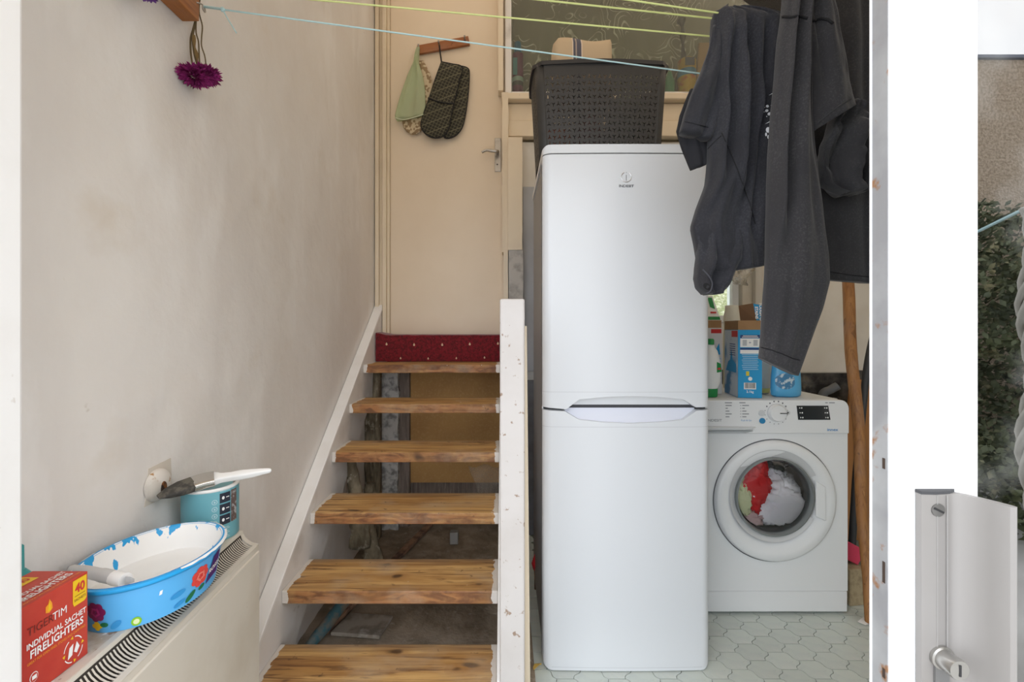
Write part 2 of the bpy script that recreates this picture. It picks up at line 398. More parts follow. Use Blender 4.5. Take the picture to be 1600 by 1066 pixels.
fridge_w = M('white_enamel', (.70, .72, .745), .28, bump=dict(scale=420, strength=.05, dist=.0004))
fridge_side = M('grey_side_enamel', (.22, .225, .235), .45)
plastic_w = M('white_plastic', (.80, .815, .83), .35)
plastic_l = M('lilac_white_plastic', (.70, .72, .80), .35)
plastic_g = M('pale_grey_plastic', (.62, .64, .66), .35)
dark_gap = M('dark_gap', (.05, .05, .055), .8)
dark_grey = M('dark_grey_plastic', (.11, .115, .125), .4)
chrome = M('chrome', (.75, .75, .76), .2, 1.0)
steel = M('brushed_aluminium', (.285, .272, .262), .5, .2, layers=[dict(col2=(.25, .232, .215), scale=3, lo=.4, hi=.7, amount=.6)])
dull_metal = M('dull_chrome', (.45, .43, .40), .35, .9, layers=[dict(col2=(.3, .28, .25), scale=30, lo=.5, hi=.7)])
black_m = M('black_print', (.02, .02, .022), .5)
white_p = M('white_print', (.88, .88, .87), .6)
paint_w = M('wet_white_paint', (.88, .88, .87), .45, bump=dict(scale=30, strength=.3, dist=.003))
sky_blue = M('tub_blue', (.10, .42, .80), .4)
rim_blue = M('tub_rim_blue', (.02, .36, .78), .3)
basket_m = M('anthracite_plastic', (.034, .033, .032), .5)

# ------------------------------------------------------------------ setting
XW = -.74
MB().box(-.9, 2.3, .50, 2.80, -.08, -.004).build('floor', M('grout', (.20, .235, .20), .9, layers=[dict(col2=(.15, .17, .14), scale=9, lo=.4, hi=.7)]), kind='structure', label='pale green patterned vinyl tile floor of the lean-to')
floor = bpy.data.objects['floor']
dm = MB()
nx, ny = 26, 40
dx0, dx1, dy0, dy1 = XW, .10, 1.15, 2.70
dm.loft([[Vector((dx0 + (dx1 - dx0) * i / nx, dy0 + (dy1 - dy0) * j / ny,
                  .004 + .010 * abs(mnoise.noise(Vector((i * .5, j * .5, 0)))))) for i in range(nx + 1)] for j in range(ny + 1)], closed=False)
dm.build('earth_layer', dirt, parent=floor, smooth=True, kind='stuff', label='brown earth and dust under the open stairs')

# hexagon-like vinyl tiles with wavy sides, one object each
tile_m = M('vinyl_tile', (.60, .655, .61), .35, rnd=.05, layers=[
    dict(col2=(.47, .53, .53), scale=14, lo=.45, hi=.7, amount=.7), dict(col2=(.72, .74, .68), scale=9, lo=.52, hi=.75, amount=.8),
    dict(col2=(.40, .42, .36), scale=45, lo=.66, hi=.78, amount=.5)], bump=dict(scale=60, strength=.1))
def tile_poly(a=.056, b=.0275, h=.04075, g=.0013):
    def side(p, q, n=7, amp=.0045):
        p, q = Vector((*p, 0)), Vector((*q, 0)); d = q - p; nrm = Vector((-d.y, d.x, 0)).normalized()
        return [p + d * (i / n) + nrm * amp * math.sin(2 * PI * i / n) for i in range(n)]
    c = [(b, -h), (a, 0), (b, h), (-b, h), (-a, 0), (-b, -h)]
    pts = side(c[0], c[1]) + side(c[1], c[2]) + [Vector((*c[2], 0))] + side(c[3], c[4]) + side(c[4], c[5]) + [Vector((*c[5], 0))]
    cx = sum((p.x for p in pts)) / len(pts)
    return [(p.x * (1 - g / a), p.y * (1 - g / h)) for p in pts]
tp = MB().prism(tile_poly(), 'z', -.0035, 0).build('tile', tile_m, parent=floor, origin=(0, 0, 0))
tile_mesh = tp.data
bpy.data.objects.remove(tp)
ntile = 0
TW, TH = .0835, .0815
for i in range(0, 26):
    for j in range(0, 24):
        x = .03 + i * TW; y = .86 + j * TH + (TH / 2 if i % 2 else 0)
        px, py = VX + F * x / y, VY + F * EZ / y
        if py > 1130 or px > 1480 or y > 2.62: continue
        if .17 < x < .66 and y > 1.55: continue
        if .82 < x < 1.32 and y > 1.86: continue
        if px > 1390 and py < 900: continue
        if x < .10 and y > 2.2: continue
        if x > 1.4 and y > 2.15: continue
        place(tile_mesh, 'tile', floor, (x, y, 0)); ntile += 1
print('tiles', ntile)

wl = MB().prism([(.552, -.05), (2.75, -.05), (2.75, 3.4), (.552, 2.6)], 'x', XW - .12, XW)
wl.build('wall_left', plaster, kind='structure', label='off-white plastered side wall with stains and scuffs')
MB().box(-3.0, -.581, .46, .55, -.1, 1.99).build('trim_1', white_gloss, kind='structure', bevel=.004, label='white painted door jamb beside the storage heater')

YB = 2.60
# back (house) wall in pieces around the door and windows
wb = MB()
wb.box(XW - .12, -.70, YB + .01, YB + .16, -.05, 3.4)                  # sliver left of the door
wb.box(-.70, .02, YB + .03, YB + .16, .97, 1.098)                         # below the door sill
wb.box(.02, 2.15, YB, YB + .10, 1.95, 2.20)
wb.box(1.72, 2.15, YB, YB + .10, 2.20, 3.4)
wb.box(.02, .96, YB, YB + .10, .62, 1.95)
wb.box(1.42, 2.15, YB, YB + .10, .90, 1.95)
wb.box(.96, 1.42, YB, YB + .10, .90, 1.17)
wb.box(.96, 1.42, YB, YB + .10, 1.62, 1.95)
wb.build('wall_back', M('cream_rendered_wall', (.76, .74, .70), .7, layers=[dict(col2=(.66, .62, .55), scale=3, lo=.45, hi=.7)]), kind='structure', label='pale painted house wall behind the fridge')
MB().box(XW, 2.15, 2.72, 2.80, -.05, .96).build('wall_foundation', dark_wall, kind='structure', label='dark rough foundation wall under the house')
MB().box(2.08, 2.2, .62, 2.72, -.05, 3.4).build('wall_right', M('cream_panel_wall', (.72, .68, .60), .7, layers=[dict(col2=(.6, .55, .46), scale=3, lo=.45, hi=.7)]), kind='structure', label='cream side wall behind the wooden pole')
roof_m = bpy.data.materials.new('translucent_fill_roof'); roof_m.use_nodes = True  # unseen roof; its warm translucency is added to brighten the interior
nt = roof_m.node_tree; nt.nodes.clear(); out = nt.nodes.new('ShaderNodeOutputMaterial')
ra_ = nt.nodes.new('ShaderNodeBsdfTranslucent'); ra_.inputs[0].default_value = (.46, .37, .275, 1)
rb_ = nt.nodes.new('ShaderNodeBsdfDiffuse'); rb_.inputs[0].default_value = (.60, .48, .34, 1)
mx = nt.nodes.new('ShaderNodeMixShader'); mx.inputs[0].default_value = .45
nt.links.new(ra_.outputs[0], mx.inputs[1]); nt.links.new(rb_.outputs[0], mx.inputs[2]); nt.links.new(mx.outputs[0], out.inputs[0])
rfm = MB()
rfm.loft([[Vector((-.95 + 3.25 * i / 90, y, 2.30 + .90 * (y - .40) / 2.45 + .012 * math.sin(i * 1.4))) for i in range(91)] for y in (-.05, .9, 1.9, 2.85)], closed=False)
rfm.build('ceiling', roof_m, kind='structure', smooth=True, label='unseen sloping corrugated lean-to roof, made translucent to brighten the room')
MB().box(-3.0, 2.3, .48, .60, 1.99, 2.34).build('trim_2', white_gloss, kind='structure', label='unseen white header beam over the sliding door, lowered to shade the fridge top')  # out of view, set low to keep sky light off the upper fridge

# flat cream panels on the back wall above the washing machine, right of the small window
pan = thing('wall_panel', 'cream painted panel above the dark gap behind the washing machine', 'panel', (1.6, YB - .03, .88))
MB().prism([(1.44, .885), (1.935, .885), (1.95, .90), (1.95, 1.60), (1.44, 1.60)], 'y', YB - .055, YB - .015).build('sheet', cream_p := M('cream_sheet', (.72, .66, .56), .6, layers=[dict(col2=(.62, .55, .44), scale=4, lo=.45, hi=.75)]), pan, bevel=.008)
MB().box(1.96, 2.075, YB - .05, YB - .012, .90, 1.60).build('sheet', cream_p, pan, bevel=.004)

# ---- house door
d1 = thing('door_1', 'cream painted flush house door at the top of the stairs', None, (-.3, YB, 1.10), kind='structure')
MB().box(-.652, .03, YB + .002, YB + .042, 1.10, 3.12).build('door_leaf', door_m, d1, bevel=.003)
fr = MB()
for (xa, xb, ya) in ((-.735, -.712, -.02), (-.712, -.690, -.005), (-.690, -.668, -.03), (-.668, -.653, -.012)):
    mbf = MB().box(xa, xb, YB + ya, YB + .06, 1.0, 3.15); mbf.build('frame_moulding', cream, d1, bevel=.003)
hp = P(778, 242, YB - .004)
MB().box(hp.x - .018, hp.x + .018, YB - .006, YB + .002, hp.z - .095, hp.z + .095).build('handle_plate', dull_metal, d1, bevel=.002)
lev = MB().tube(bez([P(777, 238, YB - .005), P(777, 237, YB - .045), P(770, 236, YB - .05), P(760, 235, YB - .05), P(753, 238, YB - .05)], 6), [.010] * 7 + [.009] * 10 + [.007] * 8, 10)
lev.build('lever', dull_metal, d1, smooth=True)
kh = P(777, 257, YB - .008)
MB().lathe([(.004, 0), (.004, .003)], (kh.x, YB - .0085, kh.z), 'y', 12).build('keyhole', black_m, d1)

# right jamb of the door: torn strip, post and filler post
def ragged(x0, x1, z0, z1, y0, y1, seed, amp=.006, n=14):
    rings = []
    for k in range(n + 1):
        z = z0 + (z1 - z0) * k / n
        a = amp * mnoise.noise(Vector((seed, k * .9, 0))); b = amp * mnoise.noise(Vector((seed + 9, k * .7, 2)))
        rings.append([(x0 + a, y0, z), (x1 + b, y0, z), (x1 + b, y1, z), (x0 + a, y1, z)])
    return MB().loft([[Vector(p) for p in r] for r in rings])
a0, a1 = P(786, 400, 2.52), P(797, 145, 2.52)
ragged(-.034, -.006, 2.46, 3.15, 2.53, 2.60, 17, .002).build('trim_7', cream, kind='structure', label='narrow cream stop strip between house door and window')
ragged(-.012, .022, P(0, 395, 2.52).z, P(0, 147, 2.52).z, 2.50, 2.60, 3).build('trim_3', cream, kind='structure', label='ragged edged cream strip along the house door jamb')
ragged(.020, .098, P(0, 392, 2.50).z, P(0, 218, 2.50).z, 2.47, 2.60, 5, .003).build('trim_4', cream, kind='structure', label='cream wooden corner post under the window sill')
ragged(.024, .102, P(0, 600, 2.50).z, P(0, 392, 2.50).z, 2.475, 2.60, 8, .004).build('trim_5', grey_trim, kind='structure', label='rough grey filled lower corner post behind the newel')
ragged(-.004, .020, P(0, 600, 2.5).z, P(0, 392, 2.50).z, 2.49, 2.60, 12, .004).build('trim_6', cream, kind='structure', label='narrow cream strip beside the grey corner post')

# ---- house window with sill boards
w1 = thing('window_1', 'house window with net curtain above the fridge', None, (.9, YB, 2.45), kind='structure')
ZW = P(0, 147, YB).z
wf = M('white_window_frame', (.80, .78, .76), .5, layers=[dict(col2=(.5, .47, .44), scale=9, lo=.5, hi=.75)])
MB().box(.004, .040, YB - .03, YB + .05, ZW - .03, 3.18).build('window_frame', wf, w1, bevel=.004)
MB().box(.04, 1.72, YB - .03, YB + .05, ZW - .03, ZW).build('window_frame', wf, w1, bevel=.004)
MB().box(1.68, 1.72, YB - .03, YB + .05, ZW, 3.18).build('window_frame', wf, w1, bevel=.004)
MB().box(.004, 1.72, YB - .03, YB + .05, 3.14, 3.18).build('window_frame', wf, w1, bevel=.004)
MB().box(.04, 1.68, YB - .004, YB, ZW, 3.14).build('pane', glass_mat('window_glass', (.88, .90, .85), .0), w1)
MB().box(.0, 1.75, YB - .075, YB + .02, P(0, 165, YB).z, P(0, 155, YB).z).build('window_sill', cream, w1, bevel=.006)
MB().box(.02, 2.08, YB - .03, YB + .01, P(0, 193, YB).z, P(0, 166, YB).z).build('sill_board', cream, w1, bevel=.004)
MB().box(.02, 2.08, YB - .045, YB + .01, P(0, 218, YB).z, P(0, 194, YB).z).build('sill_board', cream, w1, bevel=.004)
MB().box(.04, 1.70, YB + .02, YB + .16, ZW - .06, ZW - .002).build('inner_sill', cream, w1)
# dim kitchen behind the window
kit = MB()
kit.box(-.05, .0, YB + .06, 3.55, 2.1, 3.4); kit.box(1.75, 1.8, YB + .06, 3.55, 2.1, 3.4); kit.box(-.05, 1.8, 3.5, 3.55, 2.1, 3.4); kit.box(-.05, 1.8, YB + .1, 3.55, 2.1, 2.15); kit.box(-.05, 1.8, YB + .06, 3.55, 3.35, 3.4)
kit.build('wall_kitchen', M('kitchen_wall', (.6, .54, .42), .8), kind='structure', label='dim kitchen walls seen through the house window')
# net curtain
nm = bpy.data.materials.new('net_curtain'); nm.use_nodes = True
nt = nm.node_tree; nt.nodes.clear(); L = nt.links
out = nt.nodes.new('ShaderNodeOutputMaterial'); tr = nt.nodes.new('ShaderNodeBsdfTransparent'); df = nt.nodes.new('ShaderNodeBsdfDiffuse')
tcn = nt.nodes.new('ShaderNodeTexCoord')
mp = nt.nodes.new('ShaderNodeMapping'); mp.inputs['Scale'].default_value = (6.5, 1, 6.5)
n1 = nt.nodes.new('ShaderNodeTexNoise'); n1.inputs['Scale'].default_value = 1.1; n1.inputs['Detail'].default_value = 1.0
mv = nt.nodes.new('ShaderNodeVectorMath'); mv.operation = 'MULTIPLY_ADD'; mv.inputs[1].default_value = (1.2, 1.2, 1.2)
vo = nt.nodes.new('ShaderNodeTexVoronoi'); vo.feature = 'F1'; vo.inputs['Scale'].default_value = .9
sn = nt.nodes.new('ShaderNodeMath'); sn.operation = 'MULTIPLY'; sn.inputs[1].default_value = 46
s2 = nt.nodes.new('ShaderNodeMath'); s2.operation = 'SINE'
s3 = nt.nodes.new('ShaderNodeMapRange'); s3.inputs['From Min'].default_value = .72; s3.inputs['From Max'].default_value = .95
# where the lace motifs sit
n4 = nt.nodes.new('ShaderNodeTexNoise'); n4.inputs['Scale'].default_value = 3.6; n4.inputs['Detail'].default_value = 2
s4 = nt.nodes.new('ShaderNodeMapRange'); s4.inputs['From Min'].default_value = .47; s4.inputs['From Max'].default_value = .53
mu = nt.nodes.new('ShaderNodeMath'); mu.operation = 'MULTIPLY'
L.new(tcn.outputs['Object'], mp.inputs[0]); L.new(mp.outputs[0], n1.inputs['Vector'])
L.new(n1.outputs['Color'], mv.inputs[0]); L.new(mp.outputs[0], mv.inputs[2]); L.new(mv.outputs[0], vo.inputs['Vector'])
L.new(vo.outputs['Distance'], sn.inputs[0]); L.new(sn.outputs[0], s2.inputs[0]); L.new(s2.outputs[0], s3.inputs['Value'])
L.new(tcn.outputs['Object'], n4.inputs['Vector']); L.new(n4.outputs['Fac'], s4.inputs['Value'])
L.new(s3.outputs[0], mu.inputs[0]); L.new(s4.outputs[0], mu.inputs[1])
cm = nt.nodes.new('ShaderNodeMix'); cm.data_type = 'RGBA'; cm.inputs[6].default_value = (.30, .285, .21, 1); cm.inputs[7].default_value = (.66, .65, .55, 1)
L.new(mu.outputs[0], cm.inputs[0]); L.new(cm.outputs[2], df.inputs[0])
fa = nt.nodes.new('ShaderNodeMapRange'); fa.inputs['To Min'].default_value = .8; fa.inputs['To Max'].default_value = .97; L.new(mu.outputs[0], fa.inputs['Value'])
mx = nt.nodes.new('ShaderNodeMixShader'); L.new(fa.outputs[0], mx.inputs[0]); L.new(tr.outputs[0], mx.inputs[1]); L.new(df.outputs[0], mx.inputs[2]); L.new(mx.outputs[0], out.inputs[0])
cv = MB(); cv.loft([[Vector((.05 + 1.62 * i / 80, YB + .135 + .008 * math.sin(i * .9), z)) for i in range(81)] for z in (ZW + .01, 3.12)], closed=False)
cv.build('net_curtain', nm, smooth=True, solid=.0006, label='sheer net curtain with lace scrolls behind the kitchen window glass', cat='curtain')

# ---- small window behind the washing machine
w2 = thing('window_2', 'small white window behind the detergent boxes', None, (1.2, YB, 1.17), kind='structure')
for (xa, xb, za, zb) in ((.96, 1.0, 1.17, 1.62), (1.30, 1.335, 1.17, 1.62), (1.0, 1.30, 1.17, 1.21), (1.0, 1.30, 1.58, 1.62)):
    MB().box(xa, xb, YB - .01, YB + .06, za, zb).build('window_frame', plastic_w, w2, bevel=.004)
MB().box(1.0, 1.30, YB + .02, YB + .024, 1.21, 1.58).build('pane', glass_mat('small_window_glass', (.93, .95, .93), .03), w2)
MB().box(1.345, 1.43, YB - .03, YB + .05, 1.0, 1.62).build('window_post', cream_p, w2, bevel=.004)
# gravel bank seen through it
gb = MB()
gb.loft([[Vector((.3 + 2.4 * i / 40, 3.0 + .06 * j + .04 * mnoise.noise(Vector((i * .7, j * .7, 1))), .9 + .035 * j + .05 * mnoise.noise(Vector((i * .9, j * .9, 4))))) for i in range(41)] for j in range(30)], closed=False)
gb.build('pebble_bank', M('pebbles', (.52, .52, .36), .9, layers=[dict(col2=(.25, .28, .12), scale=30, lo=.4, hi=.55), dict(col2=(.85, .82, .7), scale=45, lo=.6, hi=.7)], bump=dict(scale=60, strength=1, dist=.02)), smooth=True, kind='structure', label='sunlit pebbly bank outside the small window')

# ------------------------------------------------------------------ outside, behind the camera (seen in the door glass)
MB().box(-9, 9, -12, .47, -.25, -.12).build('ground', M('patio_concrete', (.52, .50, .47), .9, layers=[dict(col2=(.4, .39, .36), scale=3, lo=.4, hi=.65)], bump=dict(scale=30, strength=.4)), kind='structure', label='grey concrete patio outside the sliding door')
nb = thing('neighbour_house', 'brown roughcast neighbouring house wall reflected in the door glass', 'house', (5.4, -4.2, -.12))
MB().box(2.9, 8.2, -5.2, -3.2, -.12, 3.75).build('wall', M('brown_roughcast', (.48, .38, .28), .95, layers=[dict(col2=(.33, .25, .17), scale=40, lo=.4, hi=.6), dict(col2=(.62, .54, .43), scale=70, lo=.6, hi=.7)], bump=dict(scale=55, strength=1, dist=.02)), nb)
MB().prism([(-3.17, 3.755), (-3.17, 3.785), (-4.2, 4.02), (-5.3, 3.785), (-5.3, 3.755)], 'x', 2.8, 8.3).build('roof', M('dark_slates', (.12, .13, .16), .7), nb)
hd = MB()
rr = random.Random(3)
for k in range(26000):
    x = rr.uniform(2.5, 7.0); z = rr.uniform(-.1, 2.15 + .4 * mnoise.noise(Vector((x * 1.3, 0, 0)))); y = -2.75 + .35 * mnoise.noise(Vector((x * 1.1, z * 1.4, 5))) + rr.uniform(-.15, .15)
    a = rr.uniform(.018, .042); u = Vector((rr.gauss(0, 1), rr.gauss(0, 1), rr.gauss(0, 1))).normalized() * a; w = u.orthogonal().normalized() * a * .5
    c = Vector((x, y, z)); hd.add([c - u, c + w, c + u, c - w], [(0, 1, 2, 3)])
for k in range(14000):
    x = rr.uniform(2.0, 6.5); y = rr.uniform(-2.7, -1.35); z = rr.uniform(-.1, .28 + .35 * abs(mnoise.noise(Vector((x * 1.6, y * 1.6, 3)))))
    a = rr.uniform(.015, .04); u = Vector((rr.gauss(0, 1), rr.gauss(0, 1), rr.gauss(0, 1))).normalized() * a; w = u.orthogonal().normalized() * a * .5
    c = Vector((x, y, z)); hd.add([c - u, c + w, c + u, c - w], [(0, 1, 2, 3)])
hd.build('hedge', M('hedge_leaves', (.13, .15, .07), .6, layers=[dict(col2=(.05, .06, .03), scale=4, lo=.4, hi=.6), dict(col2=(.32, .28, .15), scale=7, lo=.55, hi=.7)]), kind='stuff', label='overgrown green hedge in front of the roughcast house', cat='hedge')
line_teal = M('pale_blue_line', (.50, .72, .74), .4)
MB().tube([(2.62, -1.42, 1.64), (2.5, -1.21, 1.64), (1.9, -.17, 1.65)], .008, 6).build('garden_line', line_teal, label='pale green outdoor washing line reflected in the door glass', cat='washing line')
MB().tube([(1.9, -.17, -.12), (1.9, -.17, 1.9)], .025, 8).build('line_post', M('galvanised', (.45, .46, .46), .5, .7), label='thin metal post holding the near end of the outdoor washing line', cat='post')
MB().tube([(2.62, -1.42, -.12), (2.62, -1.42, 1.9)], .025, 8).build('line_post', bpy.data.materials['galvanised'], label='thin metal post at the hedge end of the outdoor washing line', cat='post')

# ------------------------------------------------------------------ staircase
XL, XR = -.693, -.020
GO, RI, Y0, Z0 = .2056, .160, 2.236, .957
nose = lambda y: Z0 - RI * (Y0 - y) / GO
st = thing('staircase', 'open-riser wooden staircase with worn pine treads climbing to the cream door', 'staircase', (-.35, 1.7, 0))
for i in range(6):
    y = Y0 - GO * i; z = Z0 - RI * i
    MB().box(XL, XR, y, y + TREAD_D, z - .041, z).build('tread', tread_m, st, bevel=.004)
# wall stringer
ya, yb = 1.085, 2.60
up = lambda y, d: nose(y) + d
MB().prism([(ya, max(0, up(ya, .018))), (yb, up(yb, .018)), (yb, up(yb, -.30)), (1.40, 0.004), (ya, .004)], 'x', XW + .002, XL).build('stringer', stringer_m, st, bevel=.003)
MB().prism([(ya, up(ya, .016)), (yb, up(yb, .016)), (yb, up(yb, .034)), (ya, up(ya, .034))], 'x', XW + .002, XL + .003).build('stringer_cap', white_gloss, st, bevel=.003)
MB().prism([(1.20, .0), (1.36, .0), (2.43, up(2.43, -.22)), (2.43, up(2.43, .02)), (1.22, up(1.22, .02))], 'x', XR, XR + .022).build('stringer', white_gloss, st, bevel=.002)
nl, nr = P(781, 467, 1.2), P(820, 467, 1.2)
MB().box(nl.x, nr.x, 1.2, 1.255, .0, nl.z).build('newel_post', worn_white, st, bevel=.005)
MB().prism([(.010, 0.0), (.0735, 0.0), (.0625, 1.14), (.010, 1.14)], 'y', 1.262, 1.285).build('side_board', cream, st, bevel=.002)
# landing
MB().box(XL, XR, 2.452, YB - .005, 1.04, 1.092).build('landing_board', tread_m, st)

# red carpet on the landing edge
cp = bpy.data.materials.new('red_carpet'); cp.use_nodes = True
nt = cp.node_tree; L = nt.links; b = nt.nodes['Principled BSDF']; b.inputs['Roughness'].default_value = .95; b.inputs['Sheen Weight'].default_value = .3
s = layer(nt, (.17, .003, .010), (.085, .0015, .005), scale=60, lo=.42, hi=.6, detail=3)
s = layer(nt, s, (.22, .008, .016), scale=140, lo=.6, hi=.7, detail=1)
L.new(s, b.inputs['Base Color'])
cr = thing('carpet_strip', 'dark red carpet remnant with small cream motifs on the landing edge', 'carpet', (-.35, 2.44, .957))
z0, z1 = P(0, 564.5, 2.43).z, P(0, 524, 2.43).z
c0, c1 = P(587, 0, 2.43).x, XR + .001
rings = []
for k in range(25):
    x = c0 + (c1 - c0) * k / 24; w = .003 * mnoise.noise(Vector((k * .6, 0, 0)))
    lift = .012 * max(0, 1 - k / 2.2)
    rings.append([Vector((x, 2.430 + w, .9595 + .004 * abs(mnoise.noise(Vector((k, 3, 0)))))), Vector((x, 2.430 + w, z1 + lift + w)), Vector((x, 2.45, z1 + .004 + lift)), Vector((x, YB - .006, z1 + .004 + lift)),
                  Vector((x, YB - .006, z1)), Vector((x, 2.4505, z1 - .004)), Vector((x, 2.4505, .9595))])
MB().loft(rings).build('carpet', cp, cr, smooth=True, angle=40)
mot = M('cream_motif', (.62, .42, .28), .9)
fnc = flat((0, 2.4255, 0), (1, 0, 0), (0, 0, 1))
for (px_, py_) in ((604, 538), (647, 539), (691, 539), (734, 538), (778, 537), (626, 560), (669, 560.5), (713, 560), (757, 559)):
    q = P(px_, py_, 2.4255); r_ = .010 if py_ < 550 else .008
    patch([(q.x, q.z + r_), (q.x + r_ * .55, q.z), (q.x + r_ * .3, q.z - r_ * .6), (q.x - r_ * .3, q.z - r_ * .6), (q.x - r_ * .55, q.z)], fnc, mot, cr, 'motif')

# ------------------------------------------------------------------ under the stairs
MB().box(-.545, .02, 2.63, 2.645, .245, .99).build('hardboard_panel', hardboard, label='brown hardboard panel closing the space behind the stairs', cat='panel')
MB().box(-.60, .02, 2.66, 2.70, .0, .30).build('dark_plank', weathered, label='dark weathered plank below the brown hardboard panel', cat='plank')
ragged(P(595, 0, 2.55).x, P(622, 0, 2.55).x, .0, .93, 2.55, 2.66, 31, .012, 18).build('concrete_post', concrete, label='rough grey concrete post behind the stairs', cat='post')
MB().box(P(622.5, 0, 2.6).x, P(640, 0, 2.6).x, 2.59, 2.63, 0, .95).build('upright_board', weathered, label='weathered upright board beside the concrete post', cat='board')
rag_m = M('crumbling_render', (.30, .25, .17), .95, layers=[dict(col2=(.12, .095, .06), scale=14, lo=.4, hi=.6, stretch=(1, 1, .4)), dict(col2=(.48, .43, .34), scale=25, lo=.58, hi=.7), dict(col2=(.16, .15, .07), scale=8, lo=.6, hi=.7)], bump=dict(scale=40, strength=.9, dist=.008))
def lump_wall(x0, x1, y, z0, z1, seed, amp=.03):
    rings = []
    for j in range(31):
        z = z0 + (z1 - z0) * j / 30
        rings.append([Vector((x0 + (x1 - x0) * i / 12, y + amp * (mnoise.noise(Vector((i * .6 + seed, z * 7, seed))) + .7 * abs(mnoise.noise(Vector((i * .9, z * 19, seed))))), z)) for i in range(13)] +
                     [Vector((x1, y + .08, z)), Vector((x0, y + .08, z))])
    return MB().loft(rings)
lump_wall(XW + .002, -.668, 2.40, .0, .90, 3).build('crumbling_pier', rag_m, smooth=True, label='crumbling mossy render beside the concrete post under the stairs', cat='masonry')
# old rag bundle hanging by the wall
for k, (xa, za, zb, yy, sd, nmx) in enumerate(((-.66, .16, .62, 2.02, 1, 'brown tattered bark-like strip hanging under the stairs by the wall'), (-.615, .02, .42, 2.10, 2, 'grey dusty tattered strip propped under the stairs'))):
    rings = []
    for j in range(15):
        t = j / 14; z = za + (zb - za) * t; w = .018 + .03 * (1 - t) + .01 * mnoise.noise(Vector((j * .7, sd, 0)))
        cx = xa + .02 * math.sin(t * 4 + sd)
        rings.append([Vector((cx + w * math.cos(a) * (1 + .35 * mnoise.noise(Vector((j * .5, math.cos(a) * 2, sd)))), yy + .02 * math.sin(a), z)) for a in [2 * PI * q / 12 for q in range(12)]])
    MB().loft(rings).build('tattered_strip', rag_m, smooth=True, label=nmx, cat='debris')
p0, p1 = P(505, 1004, 1.66), P(672, 822, 2.58)
d = (Vector((p1.x, p1.y, 0)) - Vector((p0.x, p0.y, 0))); n_ = Vector((-d.y, d.x, 0)).normalized()
MB().obox(Vector(((p0.x + p1.x) / 2, (p0.y + p1.y) / 2, .025)), d / 2, n_ * .017, (0, 0, .008)).build('wooden_batten', stick_m, bevel=.002, label='thin brown batten lying on the earth under the stairs', cat='batten')
g = P(575, 985, 1.71)
MB().prism([(-.635, 1.66), (-.45, 1.64), (-.43, 1.76), (-.60, 1.775)], 'z', .012, .026).build('stone_slab', M('dusty_slab', (.34, .30, .25), .95, layers=[dict(col2=(.2, .17, .14), scale=12, lo=.45, hi=.6), dict(col2=(.5, .46, .4), scale=9, lo=.6, hi=.7)]), bevel=.003, label='small dusty flat slab beside the batten under the stairs', cat='slab')
MB().tube(bez([(-.675, 1.53, .045), (-.64, 1.62, .07), (-.60, 1.75, .10), (-.55, 1.86, .12)], 6), [.012, .014, .016, .018, .020, .021, .022, .022, .022, .022, .022, .022, .021, .020, .019, .018, .017, .016, .014], 10).build('blue_bottle_neck', M('dusty_blue_plastic', (.055, .14, .17), .8, layers=[dict(col2=(.20, .17, .13), scale=18, lo=.38, hi=.55)]), smooth=True, label='dusty blue plastic tube lying under the lowest stairs', cat='tube')
q = P(707, 838, 2.3)
MB().box(q.x - .022, q.x + .022, 2.36, 2.40, .012, .075).build('metal_bracket', M('grey_metal', (.35, .34, .32), .6, .5), bevel=.004, label='small grey metal block on the earth behind the stairs', cat='bracket')
cob = MB()
rings = []
for j in range(9):
    t = j / 8
    rings.append([P(732 + 50 * u + (16 - 8 * u) * t * (1 - u) - 6 * u * t, 728 + 46 * t + 3 * math.sin(9 * u + j), 1.95 + .02 * math.sin(u * 7 + j)) for u in [q / 8 for q in range(9)]])
cob.loft(rings, closed=False)
cw = bpy.data.materials.new('cobweb'); cw.use_nodes = True
nt = cw.node_tree; nt.nodes.clear(); out = nt.nodes.new('ShaderNodeOutputMaterial'); a_ = nt.nodes.new('ShaderNodeBsdfTransparent'); b_ = nt.nodes.new('ShaderNodeBsdfDiffuse'); b_.inputs[0].default_value = (.35, .3, .24, 1)
mx = nt.nodes.new('ShaderNodeMixShader'); nn = nt.nodes.new('ShaderNodeTexNoise'); nn.inputs['Scale'].default_value = 40; mr = nt.nodes.new('ShaderNodeMapRange'); mr.inputs['From Min'].default_value = .35; mr.inputs['From Max'].default_value = .75; mr.inputs['To Max'].default_value = .5
nt.links.new(nn.outputs['Fac'], mr.inputs['Value']); nt.links.new(mr.outputs[0], mx.inputs[0]); nt.links.new(a_.outputs[0], mx.inputs[1]); nt.links.new(b_.outputs[0], mx.inputs[2]); nt.links.new(mx.outputs[0], out.inputs[0])
cob.build('cobweb', cw, smooth=True, solid=.0008, label='dusty cobweb hanging under the third stair tread', cat='cobweb')

